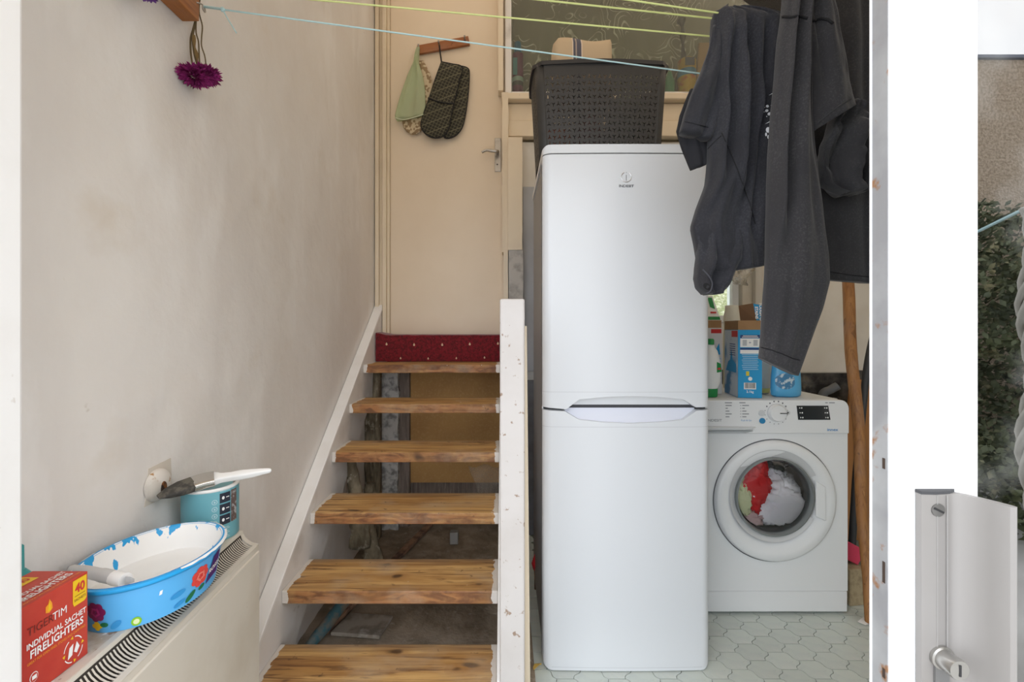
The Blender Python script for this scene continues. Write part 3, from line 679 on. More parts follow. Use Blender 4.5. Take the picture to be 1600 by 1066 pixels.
# gap between stairs and fridge
MB().box(.106, .40, 2.580, 2.5995, P(0, 580, 2.58).z, P(0, 292, 2.58).z).build('grey_sheet', grey_board, label='grey sheet board hanging behind the fridge beside the stairs', cat='board')
MB().box(.06, .30, 2.50, 2.53, .0, .85).build('slate_sheet', M('dark_slate_panel', (.16, .165, .18), .7, layers=[dict(col2=(.1, .1, .1), scale=8, lo=.4, hi=.7)]), label='dark panel low behind the fridge beside the stairs', cat='panel')
MB().box(.03, 1.9, 2.55, 2.60, .0, .64).build('wall_plinth', dark_wall, kind='structure', label='dark rough wall base behind the fridge')
q = P(838, 872, 1.98)
rb = thing('red_handled_brush', 'small red tipped wooden tool in the gap beside the fridge', 'tool', (q.x, 1.98, 0))
MB().tube([P(846, 845, 1.98), P(842, 868, 1.98)], [.010, .018], 8).build('shaft', M('pinkish_wood', (.45, .22, .15), .8), rb, smooth=True)
MB().tube([P(842, 868, 1.98), P(838, 882, 1.98), P(837, 890, 1.98)], [.019, .022, .012], 10).build('tip', M('red_plastic', (.55, .02, .03), .4), rb, smooth=True)
MB().tube([P(837, 889, 1.98), (P(837, 889, 1.98).x, 1.98, .0)], .006, 6).build('stem', stick_m, rb)
lf = P(838, 1044, 1.52)
MB().loft([[Vector((lf.x - .012 + .03 * t, 1.50 + .03 * t, .004 + .012 * math.sin(PI * t))) + Vector((.9 * w * math.sin(PI * t), -.5 * w * math.sin(PI * t), .3 * w)) for w in (-.01, 0, .01)] for t in [.02, .25, .5, .75, .98]], closed=False).build('dry_leaf', M('dry_leaf', (.62, .42, .10), .8), solid=.001, label='curled yellow dry leaf on the floor by the fridge', cat='leaf')

# ------------------------------------------------------------------ fridge freezer
FX0, FX1, FY = .127, .684, 1.50
fz = lambda y: EZ - (y - VY) * FY / F
fxp = lambda x: (x - VX) * FY / F
fr = thing('fridge_freezer', 'tall white fridge freezer standing on the patterned floor', 'fridge', ((FX0 + FX1) / 2, 1.8, 0))
def shell(xs, zb, zt, yf, yb):
    rings = [[Vector((x, yf(x), zb(x))), Vector((x, yf(x), zt(x))), Vector((x, yb, zt(x))), Vector((x, yb, zb(x)))] for x in xs]
    return MB().loft(rings)
def pw(pts):
    pts = [(fxp(a), fz(b)) for a, b in pts]
    def f(x):
        if x <= pts[0][0]: return pts[0][1]
        for (a, b), (c, d_) in zip(pts, pts[1:]):
            if x <= c: return b + (d_ - b) * (x - a) / (c - a)
        return pts[-1][1]
    return f
def yfront(off=0.0):
    def f(x):
        e = min(x - FX0, FX1 - x); r_ = .030
        k = 0 if e >= r_ else r_ - math.sqrt(max(0, r_ * r_ - (r_ - e) ** 2))
        return FY + off + k * .9 - .006 * (1 - ((x - (FX0 + FX1) / 2) / .28) ** 2) + .006
    return f
xs = sorted(set([FX0 + (FX1 - FX0) * i / 60 for i in range(61)] + [FX0 + .030 * (1 - math.cos(i * PI / 16)) for i in range(9)] + [FX1 - .030 * (1 - math.cos(i * PI / 16)) for i in range(9)] + [fxp(v) for v in (885, 905, 1068, 1088, 882, 1090)]))
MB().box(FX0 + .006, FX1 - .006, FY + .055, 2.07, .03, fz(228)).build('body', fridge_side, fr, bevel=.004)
top_fn = lambda x: fz(225) - .010 * max(0, 1 - (x - FX0) / .02) ** 2 - .010 * max(0, 1 - (FX1 - x) / .02) ** 2
shell(xs, lambda x: fz(238.5), top_fn, yfront(0), 2.05).build('top_panel', fridge_w, fr, smooth=True, angle=40)
MB().box(FX0 + .004, FX1 - .004, FY + .028, FY + .06, fz(241), fz(237.5)).build('seal', dark_gap, fr)
upper_bot = pw([(848, 637), (885, 640), (905, 624.5), (945, 620.5), (985, 619), (1030, 620.5), (1068, 624.5), (1088, 637), (1112, 637)])
lower_top = pw([(848, 641.5), (882, 643), (905, 656.5), (945, 660.5), (985, 662), (1030, 660.5), (1068, 656.5), (1090, 642), (1112, 641.5)])
ud = shell(xs, upper_bot, lambda x: fz(240.5), yfront(), FY + .052).build('upper_door', fridge_w, fr, smooth=True, angle=40)
def low_bot(x):
    e = min(x - FX0, FX1 - x); r_ = .035
    k = 0 if e >= r_ else r_ - math.sqrt(max(0, r_ * r_ - (r_ - e) ** 2))
    return fz(1049) + k * .75
ld = shell(xs, low_bot, lower_top, yfront(), FY + .052).build('lower_door', fridge_w, fr, smooth=True, angle=40)
# grip recesses between the doors
hx0, hx1 = fxp(886), fxp(1089)
MB().loft([[Vector((x, FY + .008, fz(618))), Vector((x, FY + .034, fz(635))), Vector((x, FY + .05, fz(635))), Vector((x, FY + .05, fz(618)))] for x in (hx0, hx1)]).build('grip', plastic_w, ud)
MB().loft([[Vector((x, FY + .034, fz(640))), Vector((x, FY + .012, fz(663))), Vector((x, FY + .05, fz(663))), Vector((x, FY + .05, fz(640)))] for x in (hx0 - .005, hx1 + .005)]).build('grip', plastic_l, ld)
MB().box(FX0 + .006, FX1 - .006, FY + .036, FY + .054, fz(643), fz(632)).build('seal', dark_gap, fr)
hair = M('panel_seam', (.55, .56, .58), .5)
for yy, dr in ((613, ud), (667.5, ld), (1044, ld)):
    rings = [[Vector((x, yfront()(x) - .0004, fz(yy) + s_)) for s_ in (-.0007, .0007)] for x in xs if FX0 + .03 * (yy > 1000) <= x <= FX1 - .03 * (yy > 1000)]
    MB().loft(rings, closed=False).build('seam', hair, dr)
MB().box(FX0, FX0 + .004, FY + .03, FY + .05, fz(1035), fz(250)).build('hinge_edge', hair, fr)
for x in (FX0 + .06, FX1 - .04):
    MB().lathe([(.014, 0), (.014, .03)], (x, FY + .08, 0), 'z', 12).build('foot', dark_grey, fr)
    MB().lathe([(.014, 0), (.014, .03)], (x, 2.0, 0), 'z', 12).build('foot', dark_grey, fr)
# badge: broken ring with an i and the name under it
bc = Vector((fxp(978.5), FY - .0005, fz(277)))
arc = [bc + Vector((.0165 * math.sin(a), 0, .0165 * math.cos(a))) for a in [math.radians(25 + 310 * k / 30) for k in range(31)]]
bd = MB().tube(arc, .0016, 6).build('badge', chrome, ud, smooth=True)
MB().tube([bc + Vector((0, 0, .008)), bc + Vector((0, 0, -.012))], .0014, 6).build('badge_stroke', chrome, bd)
MB().tube([bc + Vector((0, 0, .0135)), bc + Vector((0, 0, .0165))], .0014, 6).build('badge_stroke', chrome, bd)
lettering('INDESIT', .0115, flat((fxp(978.5), FY + .0001, fz(291)), (1, 0, 0), (0, 0, 1)), M('badge_grey', (.33, .33, .33), .25, .9), ud, ext=.0012, xs=1.2, bold=.0003)

# ------------------------------------------------------------------ lattice basket on the fridge
bk = thing('laundry_basket', 'dark grey lattice plastic basket on top of the fridge', 'basket', (.36, 1.77, 1.744))
BX0, BX1, BY0, BY1, BZ0, BZ1 = .112, .592, 1.64, 1.90, 1.7445, P(0, 99, 1.64).z
def bmap(side, u, v, d=0):
    """u along the side 0..1, v height 0..1, tapered walls"""
    t = .018 * (1 - v); x0, x1, y0, y1 = BX0 + t, BX1 - t, BY0 + t, BY1 - t; z = BZ0 + (BZ1 - BZ0) * v
    bow = .010 * math.sin(PI * u)
    if side == 0: return Vector((x0 + .03 + (x1 - x0 - .06) * u, y0 - bow + d, z))
    if side == 1: return Vector((x1 + bow * .5 - d, y0 + .03 + (y1 - y0 - .06) * u, z))
    if side == 2: return Vector((x1 - .03 - (x1 - x0 - .06) * u, y1 + bow * .5 - d, z))
    return Vector((x0 - bow * .5 + d, y1 - .03 - (y1 - y0 - .06) * u, z))
def ycell(flip):
    """unit cell 0..1 with a Y-shaped hole, triangulated"""
    bm = bmesh.new()
    outer = [bm.verts.new((x, y, 0)) for x, y in ((0, 0), (.5, 0), (1, 0), (1, .5), (1, 1), (.5, 1), (0, 1), (0, .5))]
    hole = []
    c = Vector((.5, .5)); w = .062
    arms = [math.radians(90 + 120 * k) for k in range(3)]
    for k, a in enumerate(arms):
        dv = Vector((math.cos(a), math.sin(a))); nv = Vector((-dv.y, dv.x)); Ln = .385
        hole += [c + dv * Ln - nv * w, c + dv * Ln + nv * w]
        b2 = a + math.radians(60); hole.append(c + Vector((math.cos(b2), math.sin(b2))) * w * 1.15)
    hv = [bm.verts.new((p.x, 1 - p.y if flip else p.y, 0)) for p in hole]
    es = [bm.edges.new((outer[i], outer[(i + 1) % 8])) for i in range(8)] + [bm.edges.new((hv[i], hv[(i + 1) % 9])) for i in range(9)]
    bmesh.ops.triangle_fill(bm, edges=es, use_beauty=True)
    bm.verts.index_update()
    fs = []
    for f in bm.faces:
        cc = f.calc_center_median()
        # drop faces that fill the hole
        p = Vector((cc.x, 1 - cc.y if flip else cc.y)); ins = False; n = len(hole)
        for i in range(n):
            a, b2 = hole[i], hole[(i + 1) % n]
            if (a.y > p.y) != (b2.y > p.y) and p.x < (b2.x - a.x) * (p.y - a.y) / (b2.y - a.y) + a.x: ins = not ins
        if not ins: fs.append([v.index for v in f.verts])
    vs_ = [(v.co.x, v.co.y) for v in bm.verts]; bm.free()
    return vs_, fs
cells = [ycell(False), ycell(True)]
V0, V1, NR = .07, .885, 12
for side, ncol in ((0, 22), (1, 15), (2, 22), (3, 15)):
    mb = MB()
    for r_ in range(NR):
        for c_ in range(ncol):
            vs_, fs = cells[c_ % 2]
            mb.add([bmap(side, (c_ + a) / ncol, V0 + (V1 - V0) * (r_ + b2) / NR) for a, b2 in vs_], fs)
    for (va, vb) in ((0, V0), (V1, 1.0)):
        mb.loft([[bmap(side, k / 20, v) for v in (va, vb)] for k in range(21)], closed=False)
    mb.build('lattice_wall', basket_m, bk, solid=.003)
for side in range(4):
    cor = MB(); rings = []
    for k in range(9):
        ring = []
        for v in (0, .25, .5, .75, 1):
            a, b2 = bmap(side, 1, v), bmap((side + 1) % 4, 0, v)
            cx = {0: (b2.x - .03, a.y + .03), 1: (a.x - .03, b2.y - .03), 2: (b2.x + .03, a.y - .03), 3: (a.x + .03, b2.y + .03)}[side]
            th = math.radians([-90, 0, 90, 180][side] + 90 * k / 8)
            ring.append(Vector((cx[0] + .03 * math.cos(th), cx[1] + .03 * math.sin(th), a.z)))
        rings.append(ring)
    cor.loft(rings, closed=False)
    cor.build('corner', basket_m, bk, solid=.003, smooth=True)
rim = []
for side in range(4):
    rim += [bmap(side, k / 12, 1.0) for k in range(13)]
rim.append(rim[0])
rimr = [[p + Vector((0, 0, .006)), p + Vector((0, 0, -.006)), p + (Vector((.35, 1.77, p.z)) - p).normalized() * -.010 + Vector((0, 0, -.008)), p + (Vector((.35, 1.77, p.z)) - p).normalized() * -.010 + Vector((0, 0, .006))] for p in rim]
MB().loft(rimr, cap0=False, cap1=False).build('rim', M('black_plastic_rim', (.022, .022, .025), .4), bk, smooth=True, angle=40)
MB().prism([(BX0 + .03, BY0 + .02), (BX1 - .03, BY0 + .02), (BX1 - .02, BY1 - .03), (BX0 + .02, BY1 - .03)], 'z', BZ0, BZ0 + .004).build('base', basket_m, bk)
# contents
stripe = bpy.data.materials.new('striped_towel'); stripe.use_nodes = True
nt = stripe.node_tree; b = nt.nodes['Principled BSDF']; b.inputs['Roughness'].default_value = .95
tcn = nt.nodes.new('ShaderNodeTexCoord'); sx = nt.nodes.new('ShaderNodeSeparateXYZ'); wv = nt.nodes.new('ShaderNodeValToRGB')
mr = nt.nodes.new('ShaderNodeMapRange'); mr.inputs['From Min'].default_value = -.12; mr.inputs['From Max'].default_value = .12
nt.links.new(tcn.outputs['Object'], sx.inputs[0]); nt.links.new(sx.outputs['X'], mr.inputs['Value']); nt.links.new(mr.outputs[0], wv.inputs['Fac'])
cr_ = wv.color_ramp; cr_.interpolation = 'CONSTANT'
tan, navy = (.55, .43, .29, 1), (.10, .10, .13, 1)
cr_.elements[0].position = 0; cr_.elements[0].color = tan; cr_.elements[1].position = .33; cr_.elements[1].color = (.7, .6, .5, 1)
for ps, cc in ((.345, navy), (.38, (.4, .33, .28, 1)), (.40, navy), (.47, (.7, .6, .5, 1)), (.485, tan)):
    e = cr_.elements.new(ps); e.color = cc
nt.links.new(wv.outputs[0], b.inputs['Base Color'])
tw0 = P(860, 97, 1.80); tw1 = P(944, 74, 1.80)
rings = []
for k in range(13):
    t = k / 12; x = tw0.x + .005 + (tw1.x - tw0.x) * t; zt = tw1.z + .006 * math.sin(t * 7) - (.02 if k == 0 else .0) - .008 * t; 
    ring = []
    for a in [2 * PI * q / 16 for q in range(16)]:
        ring.append(Vector((x, 1.775 + .085 * math.cos(a), (zt + 1.98) / 2 + (zt - 1.98) / 2 * (1 if math.sin(a) > 0 else -1) * abs(math.sin(a)) ** .45)))
    rings.append(ring)
MB().loft(rings).build('striped_towel', stripe, smooth=True, label='folded tan towel with dark stripes heaped in the basket', cat='towel')
for k, (cx, cy, cz, rx, ry, rz, col, lb) in enumerate((
        (.20, 1.775, 1.83, .070, .085, .075, (.42, .10, .02), 'orange packet seen through the basket lattice at its stair side'),
        (.47, 1.772, 1.80, .080, .085, .045, (.75, .74, .72), 'white cloth at the bottom of the basket'),
        (.48, 1.775, 1.945, .080, .085, .10, (.30, .33, .25), 'grey green cloth bundled in the basket'),
        (.33, 1.775, 1.86, .050, .085, .105, (.20, .06, .05), 'dark red cloth bundled in the middle of the basket'))):
    MB().blob((cx, cy, cz), rx, ry, rz, .18, 2.0, k + 3, zmin=1.7495).build('basket_cloth', M('basket_cloth', col, .9), smooth=True, label=lb, cat='cloth')

# ------------------------------------------------------------------ washing machine
WY = 1.80; ws = F / WY
wx = lambda x: (x - VX) / ws
wz = lambda y: EZ - (y - VY) / ws
WX0, WX1, WZ1 = .763, 1.358, .851
wm = thing('washing_machine', 'white front loading washing machine with laundry in the drum', 'washing machine', ((WX0 + WX1) / 2, 2.05, 0))
WC = Vector((wx(1209.5), WY, wz(782)))
# front panel with a round opening
def front_with_hole(x0, x1, z0, z1, c, r_, yf, yb, n=64):
    mb = MB(); inner = []; outer = []
    for k in range(n):
        a = 2 * PI * k / n; dx, dz = math.cos(a), math.sin(a)
        inner.append((c.x + r_ * dx, c.z + r_ * dz))
        t = min([(x1 - c.x) / dx if dx > 1e-6 else 9, (x0 - c.x) / dx if dx < -1e-6 else 9, (z1 - c.z) / dz if dz > 1e-6 else 9, (z0 - c.z) / dz if dz < -1e-6 else 9])
        outer.append((c.x + t * dx, c.z + t * dz))
    for corner in ((x0, z0), (x1, z0), (x1, z1), (x0, z1)):
        k = min(range(n), key=lambda q: (outer[q][0] - corner[0]) ** 2 + (outer[q][1] - corner[1]) ** 2); outer[k] = corner
    rings = [[Vector((a, yb, b2)) for a, b2 in inner], [Vector((a, yf, b2)) for a, b2 in inner], [Vector((a, yf, b2)) for a, b2 in outer], [Vector((a, yb, b2)) for a, b2 in outer]]
    return mb.loft(rings, cap0=False, cap1=False)
zp = wz(677); zk = wz(924)
front_with_hole(WX0, WX1, zk + .001, zp - .001, WC, .165, WY, WY + .02).build('front_panel', plastic_w, wm, smooth=True, angle=30)
MB().box(WX0, WX1, WY, WY + .02, .012, zk - .001).build('plinth', plastic_w, wm, bevel=.004)
body = MB()
body.box(WX0, WX0 + .012, WY + .02, 2.32, .012, WZ1 - .03); body.box(WX1 - .012, WX1, WY + .02, 2.32, .012, WZ1 - .03)
body.box(WX0, WX1, 2.31, 2.32, .012, WZ1 - .03); body.box(WX0, WX1, WY + .02, 2.32, .012, .03)
body.build('body', plastic_w, wm)
# control panel with rounded upper corner, leaning back slightly
pr = [(WX0, zp), (WX1, zp), (WX1, WZ1 - .035)] + [(WX1 - .03 + .03 * math.cos(a), WZ1 - .035 + .035 * math.sin(a)) for a in [math.radians(10 * k) for k in range(1, 10)]] + [(WX0, WZ1)]
ctl = MB().prism(pr, 'y', WY - .008, WY + .03).build('control_panel', plastic_w, wm, bevel=.003)
MB().box(WX0, WX1 - .012, WY + .03, 2.33, WZ1 - .03, WZ1).build('worktop', M('worktop_grey', (.66, .67, .67), .4), wm, bevel=.006)
YP = WY - .008
fnw = flat((0, YP, 0), (1, 0, 0), (0, 0, 1))
# detergent drawer with scooped handle
MB().prism([(WX0 + .004, wz(671)), (wx(1160), wz(671)), (wx(1172), wz(669)), (wx(1178), wz(666)), (WX0 + .004, wz(665.5))], 'y', YP - .016, YP).build('drawer_handle', plastic_g, wm, bevel=.004)
MB().prism([(WX0 + .004, wz(675.5)), (wx(1162), wz(675.5)), (wx(1174), wz(672)), (WX0 + .004, wz(671.5))], 'y', YP - .010, YP).build('drawer_lip', M('shadow_grey_plastic', (.42, .44, .46), .4), wm, bevel=.002)
# knob and buttons
kc = (wx(1211), YP, wz(644.5))
kb = MB().lathe([(.034, 0), (.033, -.010), (.030, -.016), (.0, -.017)], kc, 'y', 40).build('programme_knob', plastic_w, wm, smooth=True, angle=40)
MB().box(wx(1213), wx(1223.5), YP - .0185, YP - .0165, wz(645), wz(643.8)).build('pointer', black_m, kb)
MB().lathe([(.036, 0), (.036, -.002)], kc, 'y', 40).build('knob_ring', plastic_g, kb, smooth=True, angle=40)
for k in range(16):
    a = 2 * PI * k / 16 + .2; rr_ = .045
    c = (kc[0] + rr_ * math.cos(a), kc[2] + rr_ * math.sin(a)); sz = .0026 if .3 < a < 2.6 else .0015
    patch(rect(c[0] - sz, c[0] + sz, c[1] - sz, c[1] + sz), fnw, M('mark_grey', (.12, .13, .16), .5) if k == 0 else bpy.data.materials['mark_grey'], wm, 'programme_mark')
MB().lathe([(.0125, 0), (.012, -.004), (0, -.005)], (wx(1188), YP, wz(645)), 'y', 24).build('button', plastic_g, wm, smooth=True, angle=40)
bb = MB().lathe([(.0115, 0), (.011, -.004), (0, -.005)], (wx(1189), YP, wz(657)), 'y', 24).build('button', M('blue_button', (.02, .22, .45), .4), wm, smooth=True, angle=40)
patch(ell(wx(1229.5), wz(644.5), .0085, .0085), fnw, plastic_g, wm, 'start_ring', .0006)
patch([(wx(1228), wz(646.5)), (wx(1228), wz(642.5)), (wx(1231), wz(644.5))], fnw, black_m, wm, 'start_mark', .001)
# display
dp = MB().prism([(wx(1242.5), wz(633.5)), (wx(1291.5), wz(633.5)), (wx(1295), wz(655.5)), (wx(1245), wz(655.5))], 'y', YP - .0015, YP + .001).build('display', M('display_black', (.02, .022, .028), .12), wm)
for yy in (637, 644.5, 652):
    for xa in (1247, 1286):
        o_ = (yy - 644) * .12
        patch([(wx(xa + o_), wz(yy - 1.2)), (wx(xa + o_ + 2.0), wz(yy)), (wx(xa + o_), wz(yy + 1.2))], flat((0, YP - .0015, 0), (1, 0, 0), (0, 0, 1)), white_p, dp, 'display_mark')
        patch(rect(wx(xa + o_ + 3), wx(xa + o_ + 4.8), wz(yy + 1), wz(yy - 1)), flat((0, YP - .0015, 0), (1, 0, 0), (0, 0, 1)), white_p, dp, 'display_mark')
pgm = M('print_grey', (.30, .31, .34), .6); pbl = M('print_blue', (.05, .25, .55), .6)
lettering('INDESIT', .0155, fnw, pgm, wm) if False else None
def wtext(body, x, y, size, mat, xs=1.0, bold=0.0, align='LEFT'):
    f0 = flat((wx(x), YP, wz(y)), (1, 0, 0), (0, 0, 1))
    return lettering(body, size, f0, mat, wm, align, xs, bold=bold)
wtext('INDESIT', 1102.5, 656.5, .0135, pgm, 1.25, .0002)
wtext('innex', 1290, 671, .0150, pbl, 1.3, .0003)
wtext('Push & Go', 1156, 656.5, .0095, pbl, 1.0)
def wline(x0, x1, y):
    patch(rect(wx(x0), wx(x1), wz(y + .8), wz(y - .8)), fnw, pgm, wm, 'print_line')
wline(1287, 1291, 629); wline(1293, 1302, 629); wline(1131, 1142, 629); wline(1153.5, 1163, 629)
for k, wd in enumerate(('Standard', 'Eco', 'Mixed', 'Delicate', 'Rapid')):
    wline(1132, 1132 + 1.2 * len(wd), 633.2 + 4.4 * k); wline(1158, 1158 + 1.3 * len(wd), 633.2 + 4.4 * k)
    patch(rect(wx(1155), wx(1156.2), wz(633.9 + 4.4 * k), wz(632.6 + 4.4 * k)), fnw, pgm, wm, 'programme_mark')
# porthole door
wd_ = MB().lathe([(.155, .01), (.160, -.004), (.178, -.011), (.200, -.020), (.228, -.020), (.236, -.014), (.239, .0)], WC, 'y', 96, cap0=False, cap1=False)
pd = wd_.build('porthole_door', plastic_w, wm, smooth=True, angle=60)
MB().lathe([(.2395, -.001), (.243, -.001)], WC, 'y', 96, cap0=False, cap1=False).build('door_gap', dark_grey, wm, solid=.001)
GC = WC + Vector((-.008, 0, .020))
# pale dished crescent with the grip at the right
cres = MB()
rings = []
for k in range(73):
    a = math.radians(28 + (332 - 28) * k / 72); ri = .152; ro = .176 + .010 * math.cos(a - math.radians(100))
    rings.append([GC + Vector((ri * math.cos(a), -.009, ri * math.sin(a))), GC + Vector((ro * math.cos(a), -.0192 - .002, (ro + (.010 if math.sin(a) < 0 else 0)) * math.sin(a)))])
cres.loft(rings, closed=False).build('dish', M('dish_grey', (.60, .61, .62), .3), pd, smooth=True)
MB().prism([(WC.x + .150, WC.z + .085), (WC.x + .19, WC.z + .060), (WC.x + .192, WC.z - .075), (WC.x + .15, WC.z - .055)], 'y', WY - .0235, WY - .015).build('grip', plastic_w, pd, bevel=.004)
MB().lathe([(.154, .0), (.154, -.024), (.148, -.026), (.142, -.010), (.138, .02)], GC, 'y', 72, cap0=False, cap1=False).build('bezel', M('smoked_bezel', (.20, .22, .22), .15), pd, smooth=True, angle=50)
MB().lathe([(.142, -.012), (.13, -.018), (.10, -.024), (.06, -.028), (.02, -.029), (.001, -.029)], GC, 'y', 64, cap0=False).build('porthole_glass', glass_mat('porthole_glass', (.95, .96, .96), .02), pd, smooth=True)
MB().lathe([(.142, .0), (.150, .06), (.155, .10)], GC, 'y', 64, cap0=False, cap1=False).build('gasket', M('grey_rubber', (.27, .285, .28), .5), wm, smooth=True)
MB().lathe([(.155, .10), (.225, .11), (.225, .40), (.001, .41)], GC, 'y', 64, cap0=False).build('drum', M('drum_steel', (.30, .30, .31), .3, .9), wm, smooth=True, angle=40)
# laundry in the drum
def cloth_lump(name, c, rx, ry, rz, seed, mat, label):
    mb = MB(); cc = Vector(c); rings = []
    for i in range(61):
        th = PI * (i + .02) / 60.04; ring = []
        for j in range(96):
            ph = 2 * PI * j / 96; dv = Vector((math.sin(th) * math.cos(ph), math.sin(th) * math.sin(ph), math.cos(th)))
            q = dv * 1.7 + Vector((seed * 5.1, seed, 0))
            k = 1.08 + .26 * mnoise.noise(q) - .34 * abs(mnoise.noise(q * 2.1 + Vector((3, 1, 0)))) - .22 * abs(mnoise.noise(q * 4.3 + Vector((0, 2, 5)))) + .10 * abs(mnoise.noise(q * 9))
            p = cc + Vector((dv.x * rx * k, dv.y * ry * k, dv.z * rz * k))
            # stay inside the drum and behind the glass
            o_ = Vector((p.x - GC.x, 0, p.z - GC.z)); lim = .136 if p.y < WY + .10 else .215
            if o_.length > lim: o_ *= lim / o_.length; p.x, p.z = GC.x + o_.x, GC.z + o_.z
            p.y = max(p.y, WY + .004)
            ring.append(p)
        rings.append(ring)
    return mb.loft(rings).build(name, mat, smooth=True, label=label, cat='laundry')
cloth_lump('white_laundry', (GC.x + .040, WY + .10, GC.z - .045), .140, .115, .125, 2, M('white_cotton', (.88, .86, .92), .9, bump=dict(scale=90, strength=.2)), 'crumpled white cloth inside the washing machine drum')
cloth_lump('red_laundry', (GC.x - .052, WY + .070, GC.z + .030), .072, .075, .125, 5, M('red_cotton', (.60, .018, .022), .9, bump=dict(scale=90, strength=.2)), 'bright red cloth inside the washing machine drum')
cloth_lump('green_laundry', (GC.x - .115, WY + .065, GC.z - .015), .062, .07, .100, 7, M('pale_green_cotton', (.62, .66, .40), .9, bump=dict(scale=90, strength=.2)), 'pale green patterned cloth inside the washing machine drum')
cloth_lump('pink_laundry', (GC.x - .075, WY + .060, GC.z - .105), .062, .06, .050, 9, M('pink_cotton', (.60, .42, .42), .9), 'pale pink cloth low in the washing machine drum')
cloth_lump('dark_laundry', (GC.x + .06, WY + .17, GC.z + .10), .09, .09, .06, 11, M('charcoal_cotton', (.06, .06, .065), .9), 'dark grey cloth at the top of the washing machine drum')

# ------------------------------------------------------------------ things on the washing machine
WT = WZ1 + .0008
card = M('brown_cardboard', (.40, .24, .12), .9, layers=[dict(col2=(.33, .19, .09), scale=8, lo=.4, hi=.7)])
box_blue = M('carton_blue', (.02, .33, .66), .5); box_navy = M('carton_navy', (.02, .05, .20), .5); red_pr = M('red_print', (.6, .03, .03), .5)
pale_blue = M('pale_blue_print', (.40, .62, .80), .5); green_pr = M('green_print', (.01, .25, .06), .4)
ang = math.radians(-9); fd = Vector((math.cos(ang), math.sin(ang), 0)); dd = Vector((-math.sin(ang), math.cos(ang), 0))
C0 = Vector((.953, 1.855, WT)); bw, bdp, bh = .091, .17, .277
dbx = thing('detergent_box', 'opened blue detergent carton with barcode standing on the washing machine', 'box', C0 + fd * bw / 2 + dd * bdp / 2)
MB().obox(C0 + fd * bw / 2 + dd * bdp / 2 + Vector((0, 0, bh / 2)), fd * bw / 2, dd * bdp / 2, (0, 0, bh / 2)).build('carton', box_blue, dbx, bevel=.001)
col_ = MB()
for (a, b2, c, e) in ((0, 1, 0, .02), (0, 1, .98, 1), (0, .03, .02, .98), (.97, 1, .02, .98)):
    col_.obox(C0 + fd * bw * (a + b2) / 2 + dd * bdp * (c + e) / 2 + Vector((0, 0, bh + .019)), fd * bw * (b2 - a) / 2, dd * bdp * (e - c) / 2, (0, 0, .019))
col_.build('collar', card, dbx)
MB().add([P(1154, 478, 2.0), P(1177, 474, 1.98), P(1183, 503, 1.90), P(1157, 503, 1.95)], [(0, 1, 2, 3)]).build('flap', M('dark_cardboard', (.16, .09, .05), .9), dbx, solid=.0015)
f0 = [P(1177, 474.5, 1.90), P(1190, 477, 1.88), P(1191, 506, 1.86), P(1186, 509, 1.86), P(1182, 501, 1.88)]
fl2 = MB().add(f0, [(0, 1, 2, 3, 4)]).build('flap', box_blue, dbx, solid=.0012)
uu = (f0[2] - f0[1]).normalized(); vv = Vector((1, 0, 0)); vv = (vv - uu * vv.dot(uu)).normalized()
ft = flat((f0[0] + f0[1] + f0[2] + f0[2]) / 4 + Vector((-.004, -.0025, .004)), uu, vv)
lettering('TOUGH ON', .0165, lambda a, b2, d=0: ft(a, b2 + .006, d), white_p, fl2, bold=.0006)
lettering('STAINS', .0165, lambda a, b2, d=0: ft(a, b2 - .011, d), white_p, fl2, bold=.0006)
ff = flat(C0, fd, (0, 0, 1))
fs_ = flat(C0 + dd * bdp, -dd, (0, 0, 1))
patch(rect(.008, .083, .243, .256), ff, box_navy, dbx); patch(rect(.018, .073, .2510, .2535), ff, white_p, dbx, 'text_line', .001)
patch(rect(.014, .077, .2455, .2480), ff, white_p, dbx, 'text_line', .001)
patch(rect(.008, .083, .206, .242), ff, white_p, dbx)
lettering('+', .018, lambda a, b2, d=0: ff(a + .045, b2 + .224, .001), box_navy, dbx)
for cx in (.025, .066):
    patch(rect(cx - .008, cx + .008, .212, .236), ff, M('picto_grey', (.5, .52, .55), .6) if cx < .03 else bpy.data.materials['picto_grey'], dbx, ext=.0009)
patch(rect(.008, .083, .196, .203), ff, box_navy, dbx); patch(rect(.008, .083, .180, .195), ff, white_p, dbx)
for k in range(9):
    patch(rect(.014 + .002 * (k % 3), .077 - .003 * (k % 2), .175 - .0075 * k, .1775 - .0075 * k), ff, pale_blue, dbx, 'text_line')
patch(rect(.030, .042, .090, .108), ff, M('yellow_print', (.75, .62, .05), .5), dbx); patch(ell(.046, .078, .008, .008), ff, white_p, dbx)
patch(rect(.022, .068, .035, .062), ff, white_p, dbx)
bars = MB(); xx = .026
while xx < .064:
    w = random.choice((.0006, .001, .0014)); bars.add([ff(a, b2, .001) for a, b2 in rect(xx, xx + w, .039, .061)], [(0, 1, 2, 3)]); xx += w + random.choice((.0008, .0014))
bars.build('barcode', black_m, dbx)
lettering('2.1kg', .013, lambda a, b2, d=0: ff(a + .045, b2 + .025, .001), white_p, dbx, bold=.0003)
patch(rect(0.002, bdp - .002, .002, bh - .002), fs_, M('carton_side', (.62, .70, .78), .5, layers=[dict(col2=(.1, .3, .55), scale=9, lo=.5, hi=.6)]), dbx)
patch(rect(bdp * .55, bdp - .004, bh - .03, bh - .004), fs_, red_pr, dbx, ext=.0009)
patch([(.02, .10), (.15, .10), (.15, .135), (.11, .15), (.09, .20), (.075, .15), (.05, .14)], fs_, box_blue, dbx, ext=.0009)
for k in range(6): patch(rect(.07, .14, .215 - .009 * k, .2185 - .009 * k), fs_, box_navy, dbx, 'text_line', ext=.0011)

